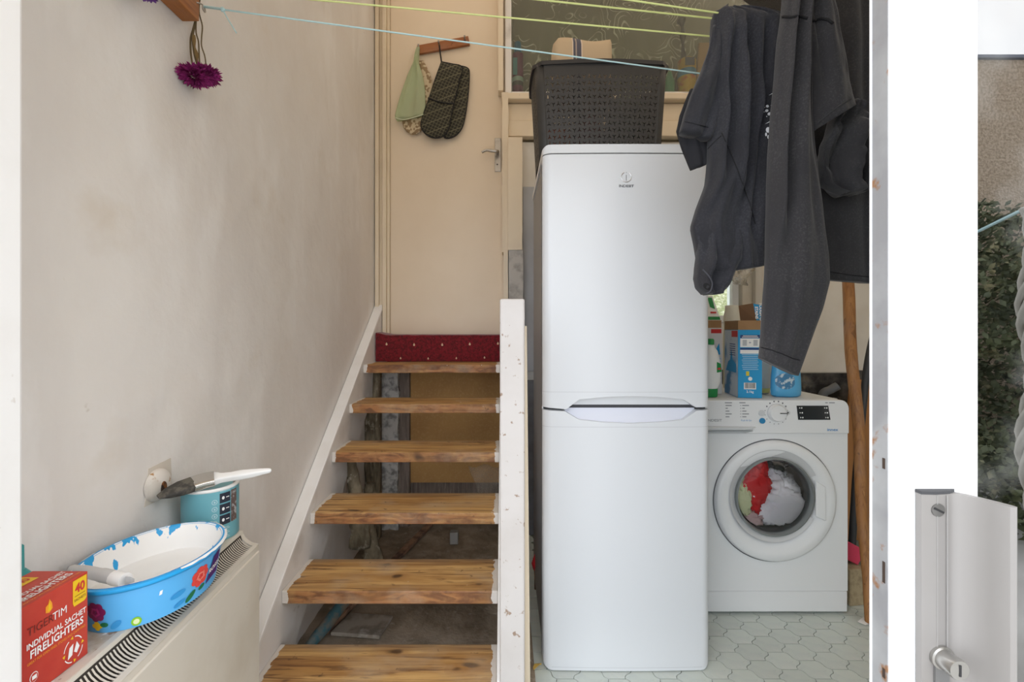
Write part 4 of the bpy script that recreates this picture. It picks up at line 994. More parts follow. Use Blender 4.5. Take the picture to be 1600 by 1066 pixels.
wb_ = thing('detergent_box', 'white detergent carton with red badge and brown top beside the fridge', 'box', (.89, 2.02, WT))
MB().box(.845, .938, 1.96, 2.10, WT, WT + .285).build('carton', M('white_carton', (.72, .72, .72), .5), wb_, bevel=.001)
MB().box(.847, .936, 1.962, 2.098, WT + .285, WT + .318).build('collar', card, wb_)
fk = flat((.845, 1.96, WT), (1, 0, 0), (0, 0, 1))
patch(rect(.045, .090, .262, .28), fk, red_pr, wb_); patch([(.06, .17), (.085, .17), (.08, .22), (.07, .20)], fk, box_blue, wb_)
for k in range(8): patch(rect(.052, .088, .15 - .012 * k, .155 - .012 * k), fk, pale_blue, wb_, 'text_line')
gp = thing('green_packet', 'green and white packet leaning on the white detergent carton', 'packet', (.9, 2.0, WT + .32))
q0, q1, q2, q3 = P(1100, 500, 2.02), P(1126, 500, 2.02), P(1113, 462, 2.05), P(1098, 462, 2.05)
MB().loft([[q0, q1, q2, q3], [p + Vector((0, .03, 0)) for p in (q0, q1, q2, q3)]]).build('packet', white_p, gp)
fg = flat(P(1100, 500, 2.0185), (1, 0, 0), q3 - q0)
patch([(0, .0), (.073, 0), (.070, .015), (0, .015)], fg, green_pr, gp); patch([(.03, .06), (.052, .05), (.04, .105), (.02, .105)], fg, green_pr, gp)
patch(rect(.030, .056, .030, .038), fg, red_pr, gp, 'print_mark', .001)
lettering('NON', .012, lambda a, b2, d=0: fg(a + .055, b2 + .012 - .02, .001), box_blue, gp) if False else None

def bottle(name, label, c, prof, mat, sx=1, sy=1, cat='bottle', n=28):
    t = thing(name, label, cat, (c[0], c[1], WT))
    MB().lathe(prof, (c[0], c[1], WT), 'z', n, sx, sy).build('bottle_body', mat, t, smooth=True, angle=50)
    return t
t = bottle('detergent_bottle', 'white detergent bottle with green base beside the fridge', (.852, 1.885), [(.030, .035), (.041, .06), (.043, .10), (.040, .15), (.030, .19), (.018, .205), (.018, .215)], M('bottle_white', (.80, .82, .82), .3), 1, .72)
MB().lathe([(.028, 0), (.030, .004), (.031, .0345)], (.852, 1.885, WT), 'z', 28, 1, .72).build('base', green_pr, t, smooth=True, angle=50)
MB().lathe([(.016, .2155), (.016, .235), (.012, .24)], (.852, 1.885, WT), 'z', 20).build('cap', green_pr, t, smooth=True, angle=50)
fq = flat((.873, 1.8565, WT + .12), (1, 0, 0), (0, 0, 1))
patch([(-.006, -.018), (.014, -.014), (.010, .018), (-.006, .026)], fq, green_pr, t); patch(rect(-.003, .009, -.006, .002), fq, red_pr, t, 'print_mark', .0015)
t = bottle('tall_bottle', 'tall cream capped bottle behind the opened blue detergent carton', (1.085, 2.17), [(.036, 0), (.038, .01), (.038, .24), (.034, .29), (.034, .30)], M('greenish_white_bottle', (.62, .64, .50), .35))
MB().lathe([(.036, .301), (.036, .345), (.030, .37), (.030, .39), (.028, .393)], (1.085, 2.17, WT), 'z', 28).build('cap', M('cream_cap', (.72, .70, .60), .4), t, smooth=True, angle=40)
MB().box(1.125, 1.147, 2.15, 2.17, WT, WT + .36).build('orange_packet', M('orange_plastic', (.75, .36, .03), .4), label='narrow orange packet behind the tall cream capped bottle', cat='packet', bevel=.003)
clear = glass_mat('clear_plastic', (.90, .90, .86), .06, .1, .5)
t = bottle('clear_bottle', 'clear bottle with a little yellow liquid beside the blue carton', (1.128, 1.99), [(.022, 0), (.027, .004), (.034, .07), (.036, .12), (.030, .20), (.014, .23), (.014, .25)], M('cloudy_plastic', (.72, .71, .66), .3))
MB().lathe([(.0228, .001), (.0278, .005), (.0302, .022), (.0302, .024)], (1.128, 1.99, WT), 'z', 28, cap0=True).build('yellow_liquid', M('yellow_liquid', (.72, .70, .25), .2), t, smooth=True, angle=50)
MB().lathe([(.016, .2505), (.016, .28)], (1.128, 1.99, WT), 'z', 20).build('cap', plastic_w, t, smooth=True, angle=40)
t = bottle('softener_bottle', 'light blue fabric softener bottle under the hanging sleeve', (1.172, 1.895), [(.050, 0), (.060, .006), (.062, .03), (.060, .08), (.055, .13), (.046, .18), (.03, .21), (.02, .22), (.02, .235)], M('softener_blue', (.10, .42, .72), .3), 1, .55)
MB().lathe([(.022, .2355), (.021, .27), (.018, .275)], (1.172, 1.895, WT), 'z', 20).build('cap', plastic_w, t, smooth=True, angle=40)
fq = lambda a, b2, d=0: Vector((1.158 + a, 1.895 - .55 * math.sqrt(max(0, .0615 ** 2 - (1.158 + a - 1.172) ** 2)) - .0008 - d, WT + .065 + b2))
lab = MB(); lab.loft([[fq(-.040 + .07 * k / 12, v * math.sqrt(max(.02, 1 - ((k - 6) / 6.5) ** 2))) for v in (-.032, .034)] for k in range(13)], closed=False)
lab.build('bottle_label', M('dark_blue_label', (.05, .20, .38), .4, layers=[dict(col2=(.55, .65, .7), scale=60, lo=.5, hi=.58)]), t)
# clear crumpled plastic hanging by the small window
cbm = MB(); rings = []
for j in range(13):
    y = 405 + 40 * j / 12; w = 18 - 10 * abs(j / 12 - .2)
    rings.append([P(1160 + w * math.cos(a) * (1 + .4 * mnoise.noise(Vector((math.cos(a) * 2, j * .6, 3)))) + 5 * math.sin(j * .5), y + 4 * mnoise.noise(Vector((a, j, 0))), 2.5 + .03 * math.sin(a) + .015 * mnoise.noise(Vector((a * 2, j, 8)))) for a in [2 * PI * q / 14 for q in range(14)]])
pbg = thing('plastic_bag', 'crumpled clear plastic bag hanging by the small window', 'bag', P(1160, 445, 2.5))
cbm.loft(rings).build('bag', glass_mat('crinkled_plastic', (.86, .83, .76), .10, .15, .9), pbg)
MB().tube([P(1160, 404, 2.5), P(1162, 380, 2.56), P(1163, 330, 2.59)], .002, 5).build('string', white_p, pbg)
MB().box(1.40, 1.435, 2.535, 2.565, 1.25, 1.62).build('vent_strip', M('louvre', (.66, .62, .55), .6), w2)

# ------------------------------------------------------------------ right of the washing machine
pb, pt = Vector((1.405, 1.747, .0)), Vector((1.553, 2.11, 1.93))
pole = MB(); n = 26
pole.tube([pb + (pt - pb) * (k / n) + Vector((.004 * math.sin(k * .8), .003 * math.sin(k * .5), 0)) for k in range(n + 1)], [.0175 + .005 * min(1, k / 14) + .0012 * mnoise.noise(Vector((k * .7, 0, 0))) for k in range(n + 1)], 14)
pole.build('clothes_prop', pine_pole, smooth=True, angle=60, label='thick brown wooden pole leaning beside the washing machine', cat='pole')
blk = M('black_hose', (.035, .037, .04), .5)
MB().tube(bez([P(1366, 520, 2.25), P(1360, 545, 2.22), P(1354, 580, 2.20), P(1348, 640, 2.18), P(1338, 740, 2.16), P(1331, 860, 2.12), Vector((1.60, 2.10, .02))], 8), .015, 10).build('hose', blk, smooth=True, label='black hose running down behind the wooden pole', cat='hose')
wp = [P(1284, 620, 2.36), P(1298, 609, 2.34), P(1309, 603, 2.33)]
MB().tube(bez([Vector((wp[0].x - .02, 2.38, .0)), Vector((wp[0].x - .02, 2.38, .60)), wp[0], wp[1], wp[2]], 6), .021, 12).build('pipe_stub', M('grey_pipe', (.13, .135, .14), .45), smooth=True, angle=40, label='dark grey pipe end rising behind the washing machine', cat='pipe')
MB().tube([P(1331, 640, 1.95), P(1326, 800, 1.85)] if False else [(1.60, 2.20, .80), (1.50, 2.16, .0)], .008, 8).build('thin_rod', M('steel_rod', (.25, .25, .26), .4, .8), smooth=True, label='thin dark metal rod between washing machine and wooden pole', cat='rod')
MB().prism([(1.80, .0), (2.07, .0), (2.07, .86), (1.86, .86)], 'y', 2.44, 2.455).build('plywood_sheet', M('orange_plywood', (.44, .20, .06), .7, layers=[dict(col2=(.34, .14, .04), scale=4, lo=.4, hi=.65, stretch=(1, 1, .3))]), label='orange brown plywood sheet standing behind the wooden pole', cat='plywood')
MB().obox((1.435, 1.97, .075), (.040, .006, 0), (-.014, .11, 0), (0, 0, .075)).build('building_block', M('buff_block', (.46, .37, .23), .95, layers=[dict(col2=(.32, .25, .15), scale=40, lo=.45, hi=.65)], bump=dict(scale=80, strength=.8, dist=.004)), bevel=.004, label='buff concrete block on the floor beside the washing machine', cat='block')
MB().obox((1.432, 1.945, .204), (.045, -.01, -.022), (-.006, .05, 0), Vector((.017, 0, .03))).build('pink_sponge', M('pink_sponge', (.66, .06, .12), .9, bump=dict(scale=150, strength=.6)), bevel=.004, label='pink sponge resting on the buff concrete block', cat='sponge')
cpm = MB(); cpm.add([P(1340, 968, 1.75), P(1349, 963, 1.78), P(1360, 972, 1.74), P(1352, 976, 1.73)], [(0, 1, 2, 3)])
for v in cpm.v: v.z = .004 + .003 * random.random()
cpm.build('paper_scrap', white_p, solid=.001, label='white scrap of paper at the foot of the wooden pole', cat='paper')

# ------------------------------------------------------------------ storage heater
he = Vector((-.065, 1, 0)).normalized(); hn = Vector((he.y, -he.x, 0))
HF = Vector((-.5735, 1.0676, 0))
HL = .50
ZS, ZF = EZ - .470, EZ - .503
def hp_(along, across, z): return HF - he * along + hn * across + Vector((0, 0, z))
heat_m = M('cream_enamel', (.66, .61, .53), .45, layers=[dict(col2=(.58, .52, .43), scale=5, lo=.45, hi=.7), dict(col2=(.35, .25, .16), scale=24, lo=.72, hi=.78, amount=.8)])
shelf_m = M('stained_enamel', (.62, .57, .50), .5, layers=[dict(col2=(.42, .33, .24), scale=22, lo=.44, hi=.62, amount=.85), dict(col2=(.24, .12, .05), scale=60, lo=.60, hi=.66, amount=.8), dict(col2=(.85, .84, .82), scale=26, lo=.60, hi=.64)])
ht = thing('storage_heater', 'long cream storage heater with slotted top vent under the plaster wall', 'heater', HF - he * HL / 2 + hn * -.07)
prof = [(-.002, .0), (-.002, ZF), (-.006, ZF), (-.012, ZF - .012), (-.033, ZF + .004), (-.039, ZS), (-.160, ZS), (-.160, .0)]
MB().loft([[hp_(al, a, z) for a, z in prof] for al in (0, HL)]).build('casing', heat_m, ht)
MB().loft([[hp_(al, a, z) for a, z in [(-.160, ZS - .002), (-.160, ZS + .0003), (-.046, ZS + .0003), (-.046, ZS - .002)]] for al in (.004, HL)]).build('top_shelf', shelf_m, ht)
MB().loft([[hp_(al, a, z) for a, z in [(-.002, .06), (.002, .062), (.002, ZF - .014), (-.002, ZF - .012)]] for al in (.006, HL)]).build('front_panel', heat_m, ht, bevel=.001)
MB().loft([[hp_(al, a, z) for a, z in [(-.008, ZF - .008), (-.020, ZF - .006), (-.032, ZF + .006), (-.0375, ZS - .006)]] for al in (.012, HL)], closed=False).build('vent_backing', M('vent_dark', (.035, .028, .022), .9), ht)
arcp = [(-.0405, ZS + .0005), (-.0375, ZS - .008), (-.0325, ZS - .0165), (-.0255, ZS - .0235), (-.0175, ZS - .0285), (-.009, ZS - .0315), (-.003, ZF + .0005)]
sl = MB(); sw = .00135
base_al = .02
sl.loft([[hp_(base_al - sw, a, z) for a, z in arcp] + [hp_(base_al - sw, a + .0003, z - .0009) for a, z in reversed(arcp)],
         [hp_(base_al + sw, a, z) for a, z in arcp] + [hp_(base_al + sw, a + .0003, z - .0009) for a, z in reversed(arcp)]])
so = sl.build('vent_slat', heat_m, ht)
so0 = ABS[so.name].copy()
nsl = int((HL - .04) / .0064)
for k in range(1, nsl):
    place(so.data, 'vent_slat', ht, so0 - he * (.0064 * k))
MB().loft([[hp_(al, a, z) for a, z in [(-.050, ZS + .0006), (-.0405, ZS + .0006), (-.0372, ZS - .0078), (-.0385, ZS - .010), (-.05, ZS - .003)]] for al in (.012, HL)]).build('vent_border', heat_m, ht)
MB().loft([[hp_(al, a, z) for a, z in [(-.0105, ZS - .0308), (-.003, ZF + .0008), (-.001, ZF + .0002), (-.003, ZF - .004), (-.011, ZF - .003)]] for al in (.012, HL)]).build('vent_border', heat_m, ht)
MB().loft([[hp_(al, a, z) for a, z in arcp] + [hp_(al, a, z - .02) for a, z in reversed(arcp)] for al in (0, .012)]).build('end_cap', heat_m, ht)

# ------------------------------------------------------------------ firelighter box
FB = thing('firelighter_box', 'red firelighter carton with yellow corner label on the storage heater', 'box', (-.643, .606, ZS))
bx0, bx1, by0, by1, bz0, bz1 = -.683, -.603, .5525, .659, ZS + .0008, ZS + .1205
MB().box(bx0, bx1, by0, by1, bz0, bz1).build('carton', M('carton_red', (.56, .055, .03), .45, layers=[dict(col2=(.42, .02, .015), scale=6, lo=.45, hi=.65)]), FB, bevel=.0012)
bwid, bhei = by1 - by0, bz1 - bz0
fb_ = flat((bx1, by0, bz0), (0, 1, 0), (0, 0, 1)); fb = lambda a, b2, d=.0004: fb_(.0170 + a * .835, b2, d)
ftp_ = flat((bx1, by0, bz1), (0, 1, 0), (-1, 0, 0)); ftp = lambda a, b2, d=.0004: ftp_(.0170 + a * .835, b2, d)
yel = M('label_yellow', (.86, .56, .01), .5); org = M('print_orange', (.88, .36, .02), .5); maroon = M('print_maroon', (.16, .02, .015), .5)
def tx(body, u, v, size, mat, f=fb, bold=0.0, xs=1.0):
    return lettering(body, size, lambda a, b2, d=0: f(a + u, b2 + v, .0009), mat, FB, 'CENTER', xs, bold=bold)
patch([(.079, bhei - .003), (.104, bhei - .003), (.104, bhei - .036), (.100, bhei - .039), (.081, bhei - .039), (.079, bhei - .034)], fb, yel, FB)
tx('40', .0915, bhei - .016, .0175, red_pr, bold=.0006)
patch(rect(.082, .101, bhei - .0262, bhei - .0255), fb, maroon, FB, ext=.0009); tx('SACHETS', .0915, bhei - .0315, .0052, maroon)
tx('TIGER', .026, .0845, .0150, maroon); tx('TIM', .0565, .0845, .0150, white_p)
tx('INDIVIDUAL SACHET', .0535, .0665, .0106, white_p, bold=.0002, xs=.98); tx('FIRELIGHTERS', .0535, .0545, .0142, white_p, bold=.0003, xs=1.0)
tx('GREAT FOR OPEN FIRES, STOVES AND CAMP FIRES', .0535, .0445, .0048, org, xs=.88)
patch([(.034, .096), (.040, .094), (.045, .098), (.044, .105), (.040, .112), (.038, .106), (.034, .104)], fb, org, FB, 'flame'); patch([(.037, .097), (.042, .097), (.041, .104), (.039, .108)], fb, yel, FB, 'flame', .0009)
ringc = (.080, .022)
for k in range(4):
    a0 = PI / 2 * k + .5; pts = [(ringc[0] + r_ * math.cos(a0 + .9 * t), ringc[1] + r_ * math.sin(a0 + .9 * t)) for r_, seq in ((.0172, range(7)), (.0158, range(6, -1, -1))) for t in [q / 6 for q in seq]]
    patch(pts, fb, white_p, FB, 'ring_text'); c = (ringc[0] + .0165 * math.cos(a0 + 1.2), ringc[1] + .0165 * math.sin(a0 + 1.2))
    patch([(c[0] + .003 * math.cos(a0 + q), c[1] + .003 * math.sin(a0 + q)) for q in (2.77, 4.87, .68)], fb, yel, FB, 'arrow')
patch([(.070, .012), (.078, .015), (.080, .030), (.073, .027)], fb, white_p, FB, 'sachet'); patch([(.081, .018), (.086, .014), (.091, .021), (.086, .030)], fb, white_p, FB, 'sachet')
for v in (.024, .009):
    patch(ell(.016, v, .0065, .0065), fb, white_p, FB, 'icon'); patch(ell(.016, v, .0056, .0056), fb, bpy.data.materials['carton_red'], FB, 'icon', .0009); patch(rect(.0125, .0195, v - .0025, v + .0025), fb, white_p, FB, 'icon', .0012)
tx('INDIVIDUAL SACHET', .0535, .030, .0106, white_p, ftp, .0002, .98); tx('FIRELIGHTERS', .0535, .017, .0142, white_p, ftp, .0003, 1.0); tx('GREAT FOR OPEN FIRES, STOVES AND CAMP FIRES', .0535, .0065, .0048, org, ftp, 0, .88)
patch([(.055, .075), (.085, .075), (.085, .052), (.058, .052)], ftp, yel, FB); tx('40', .072, .064, .0175, red_pr, ftp, .0005)
tq = P(38, 868, .70)
tb = thing('teal_bottle', 'teal plastic bottle behind the red firelighter carton', 'bottle', (-.712, .666, ZS))
teal = M('teal_plastic', (.05, .33, .33), .35)
MB().lathe([(.020, 0), (.0215, .006), (.0215, .088), (.017, .105), (.009, .116)], (-.712, .666, ZS + .0008), 'z', 24).build('bottle_body', teal, tb, smooth=True, angle=50)
MB().lathe([(.007, .1165), (.0065, .152), (.003, .156)], (-.712, .666, ZS), 'z', 16).build('nozzle', teal, tb, smooth=True, angle=50)

# ------------------------------------------------------------------ paint tub
TC = Vector((-.622, .81, 0)); TZ0, TZ1 = ZS + .001, EZ - .394
TRX, TRY = .0965, .121
def tub_r(v): return .88 + .12 * v
def tubfn(ang_deg, v, d=0.0):
    a = math.radians(ang_deg); k = tub_r(v)
    return Vector((TC.x + (TRX * k + d) * math.cos(a), TC.y + (TRY * k + d) * math.sin(a), TZ0 + (TZ1 - TZ0) * v))
tub = thing('paint_tub', 'oval blue sweet tub coated inside with white paint on the storage heater', 'tub', (TC.x, TC.y, TZ0))
N_ = 72
ringA = lambda v, d: [tubfn(360 * k / N_, v, d) for k in range(N_)]
MB().loft([ringA(0, 0), ringA(.25, 0), ringA(.5, 0), ringA(.75, 0), ringA(.93, 0), ringA(.93, -.003), ringA(.5, -.003), ringA(.05, -.003)], cap0=True, cap1=True).build('tub_wall', sky_blue, tub, smooth=True, angle=40)
MB().loft([ringA(.88, .0005), ringA(.885, .0045), ringA(.94, .006), ringA(.985, .0055), ringA(1.0, .002), ringA(.985, -.003), ringA(.93, -.0028)], cap0=False, cap1=False).build('tub_rim', rim_blue, tub, smooth=True, angle=60)
# paint: coat on the inside with bare blue patches, and the pool
pm = bpy.data.materials.new('paint_coat'); pm.use_nodes = True
nt = pm.node_tree; b = nt.nodes['Principled BSDF']; b.inputs['Roughness'].default_value = .5
s = layer(nt, (.90, .90, .89), (.02, .36, .75), scale=17, lo=.565, hi=.575, detail=4, stretch=(1.3, 1.3, .6)); nt.links.new(s, b.inputs['Base Color'])
MB().loft([ringA(1.004, -.001), ringA(.97, -.0038), ringA(.6, -.0042), ringA(.42, -.0046), ringA(.36, -.006)], cap0=False, cap1=False).build('paint_coat', pm, tub, smooth=True)
MB().loft([[tubfn(360 * k / N_, .40 + .02 * mnoise.noise(Vector((math.cos(2 * PI * k / N_) * 2, math.sin(2 * PI * k / N_) * 2, 0))), -.005 - q) for k in range(N_)] for q in (0, .02, .05, .08)], cap0=False).build('paint_pool', paint_w, tub, smooth=True)
drip = MB()
for k in range(70):
    a = random.uniform(-175, 60)
    rings = [[tubfn(a + da + q, v, .0062) for q in (0, 3)] for da, v in ((0, .0), )]
rimdrips = MB()
for a0 in (-170, -150, -20, -8, 4, 16, 28, 40, 55, 70, 90, 110, 130, 150):
    w = random.uniform(4, 9); vb = random.uniform(.93, .975)
    rimdrips.loft([[tubfn(a0 - w + 2 * w * k / 8, v, d_) for v, d_ in ((1.003, .0022), (.99, .0060), (vb + (1 - vb) * abs(k - 4) / 5, .0068))] for k in range(9)], closed=False)
rimdrips.build('paint_splash', paint_w, tub, smooth=True, kind='stuff')
U = lambda a, v, d=.0: tubfn(a * 57.3 / .105, v / (TZ1 - TZ0), d + .0006)
def tubprint(cx_deg, cv, poly, mat, name='print', ext=0):
    patch([(math.radians(cx_deg) * .105 + a, cv + b2) for a, b2 in poly], lambda a, b2, d: U(a, b2, ext), mat, tub, name)
rose_red = M('rose_red', (.72, .06, .05), .5); rose_dark = M('rose_dark', (.22, .01, .09), .5); leaf_g = M('leaf_green', (.01, .16, .06), .5); leaf_b = M('leaf_blue', (.03, .28, .62), .5); violet = M('label_violet', (.07, .012, .16), .5)
def rose(cd, cv, r_, m1, m2):
    for k in range(7):
        a = 2 * PI * k / 7; tubprint(cd, cv, ell(r_ * .55 * math.cos(a), r_ * .55 * math.sin(a), r_ * .52, r_ * .45, 12, a), m1, 'petal', .0001 * k)
    for k in range(5):
        a = 2 * PI * k / 5 + .4; tubprint(cd, cv, ell(r_ * .35 * math.cos(a), r_ * .35 * math.sin(a), r_ * .34, r_ * .10, 12, a + 1.3), m2, 'petal', .0009)
rose(-7, .038, .017, rose_red, M('rose_light', (.85, .22, .17), .5))
tubprint(12, .036, [(-.020, -.022), (.016, -.017), (.016, .024), (-.006, .020)], violet, 'label', .001)
lettering('ROSES', .011, lambda a, b2, d: U(math.radians(12) * .105 - .001 + a, .036 + b2 + a * .15, .0016), white_p, tub, bold=.0003)
for cd, cv, rx, ry, ro, mm in ((-16, .012, .011, .005, .7, leaf_g), (-4, .016, .007, .004, .3, leaf_g), (-28, .028, .012, .005, .2, leaf_b), (-26, .010, .010, .004, .3, leaf_b), (-76, .012, .010, .005, .6, leaf_b), (-86, .014, .007, .004, 0, leaf_g)):
    tubprint(cd, cv, ell(0, 0, rx, ry, 14, ro), mm, 'leaf', .0004)
rose(-92, .036, .016, rose_dark, M('rose_plum', (.40, .03, .16), .5))
for k in range(4):
    a = PI / 2 * k; tubprint(-93, .008, ell(.005 * math.cos(a), .004 + .004 * math.sin(a), .005, .004, 10), yel, 'petal', .0003 + .0001 * k)
tubprint(-60, .010, ell(0, 0, .0075, .0075), M('logo_green', (.25, .55, .02), .5), 'logo', .0003); tubprint(-60, .010, ell(0, 0, .0045, .0045), M('logo_pale', (.70, .80, .45), .5), 'logo', .0006)
tubprint(-42, .045, [(-.002, -.004), (.002, -.003), (.003, .004), (-.001, .003)], white_p, 'paint_drop', .0003)
# small brush standing in the tub
tbk = thing('tub_brush', 'grey handled paint brush resting inside the blue tub', 'paint brush', P(170, 900, .73))
MB().tube(bez([P(112, 891, .755), P(135, 894, .745), P(160, 899, .735), P(180, 903, .728)], 5), [.0085] * 4 + [.0095] * 6 + [.0105] * 6, 12).build('handle', M('grey_handle', (.60, .60, .60), .4), tbk, smooth=True)
MB().tube([P(178, 903, .729), P(196, 907, .722)], .0112, 12).build('collar', paint_w, tbk, smooth=True, angle=40)
MB().loft([[P(196 + dx_, 907 + s1 * 6 * k_, .722 + .010 * s2 * k_) for s1, s2 in ((-1, -1), (1, -1), (1, 1), (-1, 1))] for dx_, k_ in ((0, 1), (8, .9), (14, .45))]).build('bristles', M('wet_bristles', (.45, .44, .43), .6), tbk)

# ------------------------------------------------------------------ paint tin and brush
CC = Vector((-.671, 1.04, ZS + .0008)); CR, CH = .0565, .117
tin = thing('paint_tin', 'teal paint tin with dark panels on the storage heater', 'paint tin', CC)
canm = M('tin_teal', (.15, .42, .50), .35, layers=[dict(col2=(.18, .46, .53), scale=6, lo=.4, hi=.7)])
MB().lathe([(CR - .001, 0), (CR, .002), (CR, CH - .004)], CC, 'z', 56).build('tin_body', canm, tin, smooth=True, angle=40)
MB().lathe([(CR, CH - .005), (CR + .0016, CH - .003), (CR + .0014, CH + .001), (CR - .002, CH + .002), (CR - .006, CH + .001), (CR - .007, CH - .004)], CC, 'z', 56, cap0=False, cap1=False).build('tin_rim', paint_w, tin, smooth=True)
MB().lathe([(CR - .007, CH - .003), (CR - .012, CH - .003), (CR - .013, CH - .005), (.001, CH - .005)], CC, 'z', 48, cap0=False).build('lid', M('lid_metal', (.22, .22, .22), .35, .8), tin, smooth=True, angle=40)
patch(ell(CC.x + .006, CC.y - .010, .032, .025, 24), lambda a, b2, d: Vector((a, b2, CC.z + CH - .0045)), M('lid_sticker', (.55, .55, .54), .5), tin, 'sticker')
bars = MB()
for k in range(14): bars.add([Vector((CC.x - .014 + .003 * k + a, CC.y - .016 + b2, CC.z + CH - .0041)) for a, b2 in rect(0, random.choice((.0008, .0016)), -.006, .008)], [(0, 1, 2, 3)])
bars.build('barcode', black_m, tin)
def tinfn(u, v, d=0): 
    a = u / CR; return Vector((CC.x + (CR + d) * math.cos(a), CC.y + (CR + d) * math.sin(a), CC.z + v))
def tinp(cd, u0, u1, v0, v1, mat, name, ext=.0005):
    c = math.radians(cd) * CR; patch(rect(c + u0, c + u1, v0, v1), tinfn, mat, tin, name, ext, sub=6)
ink = M('panel_navy', (.018, .022, .04), .5); icp = M('icon_pale', (.50, .68, .72), .5)
for k in range(3):
    tinp(-28, -.012, .011, .036 + .0245 * k, .0575 + .0245 * k, ink, 'panel'); c = math.radians(-28) * CR
    patch(ell(c - .005, .047 + .0245 * k, .0028, .0038, 10), tinfn, white_p, tin, 'icon', .0010); tinp(-28, .001, .008, .046 + .0245 * k, .048 + .0245 * k, white_p, 'text_line', .0010)
tinp(-7, -.008, .010, .036, .108, M('panel_brown', (.12, .08, .07), .6, layers=[dict(col2=(.4, .4, .4), scale=120, lo=.5, hi=.6)]), 'panel')
for k in range(5):
    c = math.radians(-50) * CR; cz = .028 + .0155 * k
    patch(ell(c, cz, .0055, .0055, 16), tinfn, icp, tin, 'icon', .0005); patch(ell(c, cz, .0042, .0042, 16), tinfn, canm, tin, 'icon', .0009); patch(ell(c, cz, .0018, .0022, 8), tinfn, icp, tin, 'icon', .0013)
for k in range(8): tinp(-28, -.012, .010 - .003 * (k % 3), .006 + .0032 * k, .0075 + .0032 * k, icp, 'text_line')
for k in range(3): tinp(-28, -.011, .011, .1105 + .0028 * k, .1117 + .0028 * k, icp, 'text_line')

pbh = thing('paint_brush', 'flat paint brush with white handle lying across the teal tin', 'paint brush', P(320, 750, 1.0))
def flatloft(secs, axis_n):
    """sections (px, py, Y, half width, half thickness) lofted as rounded rectangles"""
    pts = [P(a, b2, c) for a, b2, c, _, _ in secs]; rings = []
    for i, s_ in enumerate(secs):
        tdir = (pts[min(i + 1, len(pts) - 1)] - pts[max(i - 1, 0)]).normalized()
        wv_ = Vector(axis_n); wv_ = (wv_ - tdir * wv_.dot(tdir)).normalized(); tv = tdir.cross(wv_)
        rings.append([pts[i] + wv_ * s_[3] * math.copysign(abs(math.cos(a)) ** .45, math.cos(a)) + tv * s_[4] * math.copysign(abs(math.sin(a)) ** .45, math.sin(a)) for a in [2 * PI * (q + .5) / 20 for q in range(20)]])
    return MB().loft(rings)
BN = (.5, -.75, -.42)
flatloft([(247, 777, .93, .006, .002), (262, 771, .945, .013, .006), (282, 763.5, .965, .018, .0085), (302, 756.5, .985, .0185, .009)], BN).build('bristles', M('dark_bristles', (.045, .042, .038), .7, layers=[dict(col2=(.12, .11, .09), scale=60, lo=.45, hi=.6)]), pbh, smooth=True, angle=50)
flatloft([(301, 757, .985, .0195, .0098), (319, 751.5, 1.0, .0195, .0098), (335, 748, 1.01, .0185, .0092)], BN).build('ferrule', M('ferrule_steel', (.62, .61, .59), .22, 1), pbh, smooth=True, angle=50)
flatloft([(334, 748.5, 1.009, .0165, .009), (345, 747, 1.015, .010, .008), (360, 745, 1.02, .0085, .008), (375, 742.5, 1.025, .0095, .0085), (395, 739.5, 1.03, .008, .0075), (412, 736.8, 1.035, .0055, .0055), (421, 735.5, 1.036, .0045, .0045), (424, 735, 1.036, .002, .002)], BN).build('handle', M('brush_white', (.86, .86, .85), .4), pbh, smooth=True)

# round painted cover on the wall
wp_ = thing('wall_pipe_cover', 'painted round pipe cover with rusty hole on the plaster wall', 'pipe cover', (XW, .97, .80))
cpt = M('cover_paint', (.74, .70, .65), .5, layers=[dict(col2=(.45, .25, .10), scale=70, lo=.60, hi=.66), dict(col2=(.62, .58, .52), scale=15, lo=.5, hi=.6)])
MB().prism([(.935, .765), (1.012, .765), (1.008, .845), (.945, .840)], 'x', XW, XW + .0015).build('back_plate', M('old_wallpaper', (.66, .60, .52), .8), wp_)
MB().lathe([(.034, .0012), (.034, .006), (.030, .012), (.022, .017), (.010, .020), (.001, .0205)], (XW, .966, .80), 'x', 32, cap0=False).build('cover', cpt, wp_, smooth=True)
MB().lathe([(.0105, .0170), (.0095, .0214), (.001, .0214)], (XW + .0005, .962, .796), 'x', 14, .75, 1.35, cap0=False).build('rust_hole', M('rust', (.20, .075, .02), .9, layers=[dict(col2=(.03, .015, .01), scale=60, lo=.45, hi=.55)]), wp_)

# ------------------------------------------------------------------ beam, hook and clothes lines
LZ = 1.87
MB().box(XW + .001, -.70, .58, 1.045, 1.837, 1.93).build('wall_beam', teak, bevel=.002, label='brown wooden batten fixed high on the plaster wall', cat='batten')
hk = Vector((-.697, 1.050, LZ + .002))
hm = MB().tube([hk + Vector((.0, .008 * math.sin(a), .008 * math.cos(a))) + Vector((.008, 0, 0)) * (a / 6) for a in [math.radians(-30 + 300 * k / 16) for k in range(17)]], .0016, 6)
hm.tube([(-.70, 1.035, LZ + .004), hk + Vector((0, -.004, .007))], .0016, 6)
hm.build('screw_hook', dull_metal, smooth=True, label='small metal screw hook at the end of the brown batten', cat='hook')
yel_line = M('yellow_line', (.66, .72, .28), .4)
def line(a, b2, mat, label, sag=.012, r_=.0021, name='clothes_line', mid=None):
    a, b2 = Vector(a), Vector(b2)
    MB().tube([a + (b2 - a) * (k / 24) - Vector((0, 0, sag * 4 * (k / 24) * (1 - k / 24))) for k in range(25)], r_, 6).build(name, mat, smooth=True, label=label, cat='clothes line', group=None)
